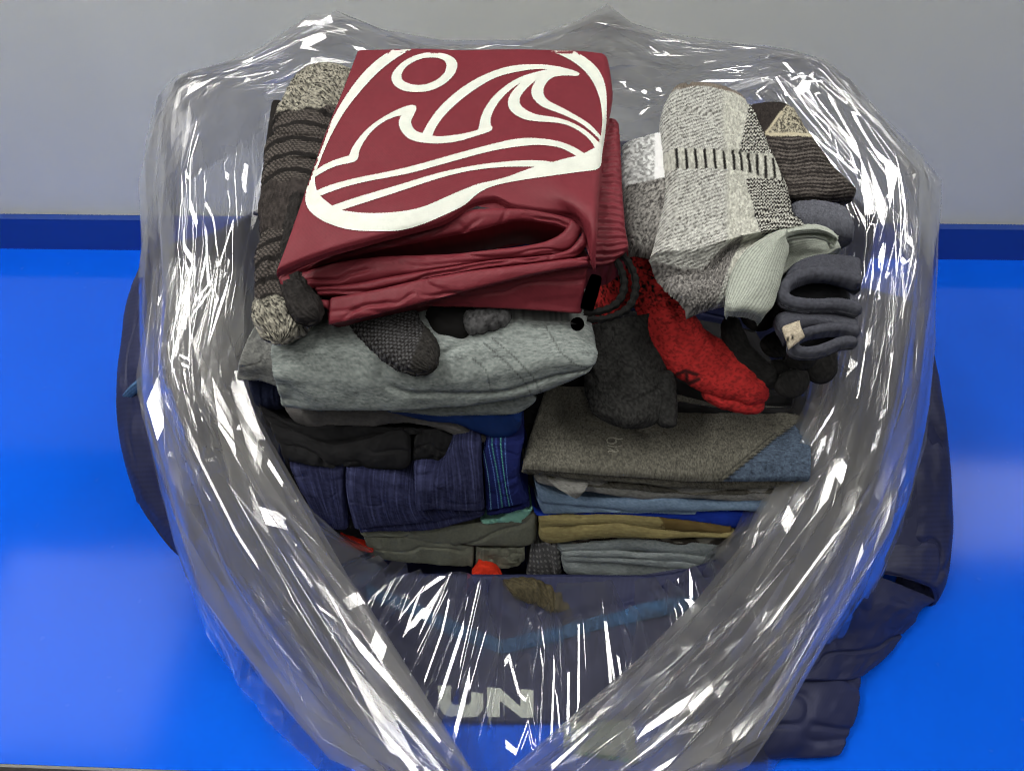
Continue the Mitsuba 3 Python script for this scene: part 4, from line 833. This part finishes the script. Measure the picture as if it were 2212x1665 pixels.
put('khaki_pouch', patch([[(1084, 1250, -.018), (1130, 1246, -.018), (1190, 1256, -.018), (1225, 1262, -.018)], [(1090, 1262, -.030), (1150, 1262, -.034), (1200, 1290, -.036), (1235, 1290, -.032)], [(1110, 1290, -.040), (1160, 1310, -.046), (1200, 1322, -.05), (1230, 1316, -.046)]], er=(.004,) * 4, D=.01, back=(0, .4, -1),
                         col=heather(lin(58, 53, 40), lin(90, 83, 62), .002, .002, 293), wr=lambda U, V: .0010 * np.sin(U * 520 + fbm2(U * 40, V * 40, 9) * 7) + fbm2(U / .02, V / .02, 294) * .004))
tell('khaki_pouch', 'crumpled khaki cloth pouch under the clear plastic at the middle of the front edge', 'pouch')
TG = [PZ(*q, .006) for q in [(1217, 1562), (1290, 1541), (1364, 1550), (1377, 1648), (1300, 1636), (1218, 1623)]]


def tag_col(g):
    y = g['v']; x = g['u']; c = np.broadcast_to(lin(196, 204, 186), x.shape + (3,)).copy()
    c = mixc(c, np.broadcast_to(lin(30, 120, 80), c.shape), (y > .93) * 1.0)
    row = np.floor(y * 16); tx_ = (np.abs((y * 16) % 1 - .5) < .22) * (nz(x, row, .05, 1., 295) > .42) * (row > 3) * (row < 13) * (x > .14) * (x < .86)
    return mixc(c, np.broadcast_to(lin(60, 110, 86), c.shape), tx_ * .7)


put('paper_label', patch3([[TG[0], TG[1], TG[2]], [(TG[0] + TG[5]) / 2 + [0, 0, .004], (TG[1] + TG[4]) / 2 + [0, 0, .006], (TG[2] + TG[3]) / 2 + [0, 0, .004]], [TG[5], TG[4], TG[3]]], 296, er=(.0005,) * 4, D=.001, back=(0, 0, -1), col=tag_col, wr=wrinkles(.001, .03, .0002, .01, 297), step=.0008))
tell('paper_label', 'white and green printed paper label under the plastic at the front of the duffel', 'label')
# ------------------------------------------------------------------ clear plastic liner
from scipy.ndimage import gaussian_filter1d, gaussian_filter
# px, py, y of the outer and of the inner edge, clockwise from the back
STA = [((1010, 100, .43), (1010, 300, .40)), ((860, 92, .43), (840, 280, .40)), ((706, 20, .43), (700, 240, .39)), ((640, 62, .42), (660, 240, .38)), ((580, 112, .42), (620, 240, .37)), ((476, 142, .40), (596, 250, .35)), ((366, 176, .38), (575, 262, .33)),
       ((325, 300, .31), (570, 370, .26)), ((308, 400, .27), (566, 450, .22)), ((305, 560, .20), (563, 600, .15)), ((306, 700, .14), (545, 700, .10)), ((310, 850, .08), (505, 830, .05)), ((345, 1010, .02), (560, 940, .02)),
       ((400, 1200, -.04), (680, 1120, -.01)), ((510, 1400, -.1), (790, 1195, -.015)), ((635, 1560, -.165), (900, 1225, -.02)), ((780, 1690, -.22), (980, 1236, -.02)), ((1040, 1720, -.24), (1080, 1242, -.02)),
       ((1300, 1730, -.24), (1250, 1250, -.02)), ((1500, 1740, -.24), (1400, 1245, -.02)), ((1625, 1665, -.21), (1500, 1225, -.015)), ((1750, 1475, -.12), (1590, 1150, -.01)), ((1880, 1266, -.05), (1660, 1070, .01)),
       ((1958, 1090, .0), (1715, 1000, .03)), ((2000, 900, .06), (1745, 900, .05)), ((2018, 700, .13), (1790, 730, .10)), ((2022, 500, .21), (1815, 560, .16)), ((2030, 378, .28), (1820, 450, .21)),
       ((1905, 270, .35), (1740, 330, .28)), ((1822, 185, .39), (1640, 200, .34)), ((1717, 115, .42), (1560, 230, .38)), ((1570, 95, .425), (1490, 270, .39)), ((1425, 86, .43), (1430, 320, .40)), ((1368, 50, .43), (1390, 320, .40)), ((1315, 6, .43), (1350, 320, .40)), ((1160, 96, .43), (1180, 300, .40))]


def pleats(a, b, la, lb, seed):
    """folds: random across b, slowly changing along a"""
    return fbm2(a / la, b / lb, seed, 1) * 2 + fbm2(a / la * 1.9 + 9, b / lb * 2.1, seed + 1, 1) * .9


def creased(base, S, W, ds, dw, seed, amp, wrap, across=False, jit=.0012, clump=1.1, long_=.22):
    """thin film laid over a smooth base grid: long narrow facets that meet in creases, longest along s (or along w)"""
    from scipy.ndimage import map_coordinates
    ns, nw = base.shape[:2]
    du = np.gradient(base, axis=0); dv = np.gradient(base, axis=1)
    nrm = np.cross(du, dv); nrm = np.stack([gaussian_filter(nrm[..., q], 4, mode=['wrap' if wrap else 'nearest', 'nearest']) for q in range(3)], -1); nrm /= np.linalg.norm(nrm, axis=2, keepdims=True) + 1e-12
    if ((CAM - base) * nrm).sum(2).mean() < 0: nrm = -nrm
    r = np.random.default_rng(seed)
    a, b = max(int(S / ds), 4), max(int(W / dw), 4)
    i, j = np.meshgrid(np.arange(a) if wrap else np.arange(a + 1), np.arange(b + 1), indexing='ij')
    s, w = i * S / a, j * W / b
    # neighbouring rows are staggered, so that the facets become long wedges
    js, jw = (r.random(i.shape) - .5), (r.random(i.shape) - .5)
    if across: w = w + (jw * .8 + .5 * (i % 2) - .25) * W / b; s = s + js * .7 * S / a
    else: s = s + (js * .8 + .5 * (j % 2) - .25) * S / a; w = w + jw * .7 * W / b
    w = np.clip(np.where(j == 0, 0, np.where(j == b, W, w)), 0, W); s = s if wrap else np.clip(np.where(i == 0, 0, np.where(i == a, S, s)), 0, S)
    lo, sh = long_, .020
    h = pleats(w, s, lo, sh, seed + 20) if across else pleats(s, w, lo, sh, seed + 20)
    big = fbm2(s / .13, w / .10, seed + 30, 2) * 2
    calm = np.clip(fbm2(s / .11, w / .07, seed + 40, 2) * 5 + clump, .12, 1)
    h = amp * (h * calm + big * .6) + (r.random(i.shape) - .5) * 2 * jit * calm
    ci, cj = s / S * (ns if wrap else ns - 1), w / W * (nw - 1)
    smp = lambda A: np.stack([map_coordinates(A[..., q], [ci % ns if wrap else ci, cj], order=1, mode='grid-wrap' if wrap else 'nearest') for q in range(3)], -1)
    P = smp(base) + smp(nrm) * (h * np.clip(w / .03, .4, 1))[..., None]
    on = P[..., 1] > FR(P[..., 0]) - .001; P[..., 2] = np.where(on, np.maximum(P[..., 2], .004 + .004 * r.random(i.shape)), P[..., 2])      # lies on the table, hangs over its edge
    n0, n1 = P.shape[:2]
    ii, jj = np.meshgrid(np.arange(n0 if wrap else n0 - 1), np.arange(n1 - 1), indexing='ij')
    A = ii * n1 + jj; B = ((ii + 1) % n0) * n1 + jj; A, B = A.ravel(), B.ravel()
    flip = (r.random(len(A)) < .5)[:, None]
    f = np.concatenate([np.where(flip, np.stack([A, B, B + 1], -1), np.stack([A, B, A + 1], -1)), np.where(flip, np.stack([A, B + 1, A + 1], -1), np.stack([B, B + 1, A + 1], -1))])
    return trimesh.Trimesh(P.reshape(-1, 3), f, process=False)


def rim_base(first, last, soft, step=.004, nw=110):
    """smooth shape of the liner over the bag's rim, between two stations"""
    O = np.array([PY(*a) for a, b in STA]); I = np.array([PY(*b) for a, b in STA]); n = len(STA)
    for A in (O, I): A[:, 2] = np.maximum(A[:, 2], 0.012)
    lin_ = lambda A: (lambda t: np.stack([np.interp(t % n, np.arange(n + 1), np.append(A[:, q], A[0, q])) for q in range(3)], -1))
    so, si_ = lin_(O), lin_(I)
    ang = np.linspace(first, last, 3000)
    cum = np.concatenate([[0], np.cumsum(np.linalg.norm(np.diff(so(ang), axis=0), axis=1))]); S = cum[-1]; ns = int(S / step)
    a = np.interp(np.linspace(0, S, ns), cum, ang)
    o, i = gaussian_filter1d(so(a), soft / step, axis=0, mode='nearest'), gaussian_filter1d(si_(a), 2 * soft / step, axis=0, mode='nearest')
    a = a % n
    front = np.clip(1 - np.abs(a - 17.2) / 5.2, 0, 1); front = front * front * (3 - 2 * front)
    back = np.clip(1.25 - np.minimum(a, n - a) / 6, 0, 1)
    mid = (o + i) / 2 + np.outer(0.045 * (1 - front) * (1 - back), [0, -.5, 1.0]) + np.outer(.012 * front, [0, -.5, .6])
    mid = mid * (1 - back)[:, None] + (o * .55 + i * .45 + [0, 0, .004]) * back[:, None]
    inw = np.array([0.02, 0.15, 0.3]) - i; inw[:, 2] = 0; inw /= np.linalg.norm(inw, axis=1, keepdims=True) + 1e-9
    ilow = i + inw * 0.012 - [0, 0, 0.10]
    olow = o - inw * 0.01 - [0, 0, 0.11]
    olow[:, 2] = np.maximum(olow[:, 2], .01) * (1 - front) + front * (o[:, 2] - .10)
    rows = np.array([ilow, i, i * .6 + mid * .4 + [0, 0, .006], mid, o * .6 + mid * .4 + [0, 0, .006], o, olow])
    d = np.concatenate([[0], np.cumsum(np.linalg.norm(np.diff(rows, axis=0), axis=2).mean(1))]); W = d[-1]; w = np.linspace(0, W, nw)
    P = PchipInterpolator(d, rows)(w) * .55 + np.stack([np.stack([np.interp(w, d, rows[:, k_, q]) for q in range(3)], -1) for k_ in range(ns)], 1) * .45
    return np.transpose(P, (1, 0, 2)), S, W


def tube_base(A, B, th, step=.004):
    """a flattened sleeve between two lines of points (px, py, y)"""
    A, B = np.array([PY(*q) for q in A]), np.array([PY(*q) for q in B]); A[:, 2] = np.maximum(A[:, 2], .03); B[:, 2] = np.maximum(B[:, 2], .03)
    c = np.concatenate([[0], np.cumsum(np.linalg.norm(np.diff((A + B) / 2, axis=0), axis=1))]); L = c[-1]; d = np.linspace(0, L, int(L / step))
    A, B = gaussian_filter1d(PchipInterpolator(c, A)(d), 3, axis=0, mode='nearest'), gaussian_filter1d(PchipInterpolator(c, B)(d), 3, axis=0, mode='nearest')
    wid = np.linalg.norm(A - B, axis=1); M = (A + B) / 2; toc = CAM - M
    tg = np.gradient(M, axis=0); N = np.cross(B - A, tg); N /= np.linalg.norm(N, axis=1, keepdims=True); N = np.where((N * toc).sum(1, keepdims=True) < 0, -N, N)
    ph = np.linspace(0, 2 * np.pi, 90, endpoint=False); cx, sy = np.cos(ph), np.sin(ph)
    P = M[None] + (A - M)[None] * cx[:, None, None] + N[None] * (th * np.minimum(1, wid / wid.mean()))[None, :, None] * sy[:, None, None]
    return P, wid.mean() * 2.1, L          # round the sleeve first, then along it


for key, haze in (('clear_film', .022), ('milky_film', .07)):
    scene[key] = {'type': 'blendbsdf', 'weight': haze, 'a': {'type': 'thindielectric', 'int_ior': 1.62},
                  'b': {'type': 'principledthin', 'base_color': {'type': 'rgb', 'value': [.97, .96, .93]}, 'roughness': .2, 'spec_trans': 0.0, 'diff_trans': 1.0, 'eta': 1.6}}
FOLD = 48
RIM, RS_, RW_ = rim_base(20.5, 36 + 14.0, .0025)
scene['plastic_liner__rim'] = mikit.ply(creased(RIM, RS_, RW_, .050, .0105, 401, .0075, False), 'clear_film', smooth=FOLD)
scene['plastic_liner__turned_down_rim'] = mikit.ply(creased(RIM, RS_, RW_, .070, .0080, 417, .0085, False), 'milky_film', smooth=FOLD)
scene['plastic_liner__inner_rim'] = mikit.ply(creased(RIM - [0, 0, .006], RS_, RW_, .034, .0052, 421, .0046, False, jit=.0010), 'clear_film', smooth=FOLD)
FRB, FS_, FW_ = rim_base(12.0, 22.5, .010)
scene['plastic_liner__front_apron'] = mikit.ply(creased(FRB, FS_, FW_, .018, .080, 433, .0040, False, True), 'clear_film', smooth=FOLD)
scene['plastic_liner__front_apron_001'] = mikit.ply(creased(FRB - [0, .006, 0], FS_, FW_, .030, .090, 447, .0048, False, True), 'clear_film', smooth=FOLD)
LB_ = tube_base([(345, 560, .18), (322, 700, .12), (318, 850, .06), (350, 1010, .0), (410, 1200, -.06), (515, 1400, -.12), (640, 1560, -.18), (780, 1680, -.225), (900, 1760, -.24)],
                [(530, 560, .16), (500, 700, .09), (485, 850, .03), (545, 1000, -.01), (660, 1150, -.05), (800, 1310, -.10), (868, 1480, -.165), (930, 1600, -.20), (1050, 1700, -.23)], .016)
RB_ = tube_base([(1835, 600, .17), (1810, 740, .10), (1770, 900, .04), (1730, 1020, .0), (1630, 1150, -.03), (1520, 1310, -.08), (1400, 1420, -.12), (1240, 1545, -.19), (1080, 1680, -.23)],
                [(2010, 560, .19), (2000, 740, .11), (1985, 900, .05), (1950, 1080, -.01), (1870, 1260, -.07), (1770, 1430, -.13), (1690, 1560, -.18), (1590, 1690, -.225), (1400, 1780, -.24)], .018)
for q, (base, u_, l_) in enumerate((LB_, RB_)):
    num = '_%03d' % q if q else ''
    scene['plastic_liner__side_fold' + num] = mikit.ply(creased(base, u_, l_, .0058, .170, 443 + 8 * q, .0085, True, True, long_=.5), 'milky_film', smooth=FOLD)
    mid_line = base.mean(0)[None]
    scene['plastic_liner__inner_side_fold' + num] = mikit.ply(creased(mid_line + (base - mid_line) * .78, u_ * .8, l_, .0060, .120, 461 + 8 * q, .0065, True, True, jit=.0010, long_=.4), 'clear_film', smooth=FOLD)
tell('plastic_liner', 'crumpled clear plastic liner bag folded over the rim of the navy duffel', 'plastic bag')
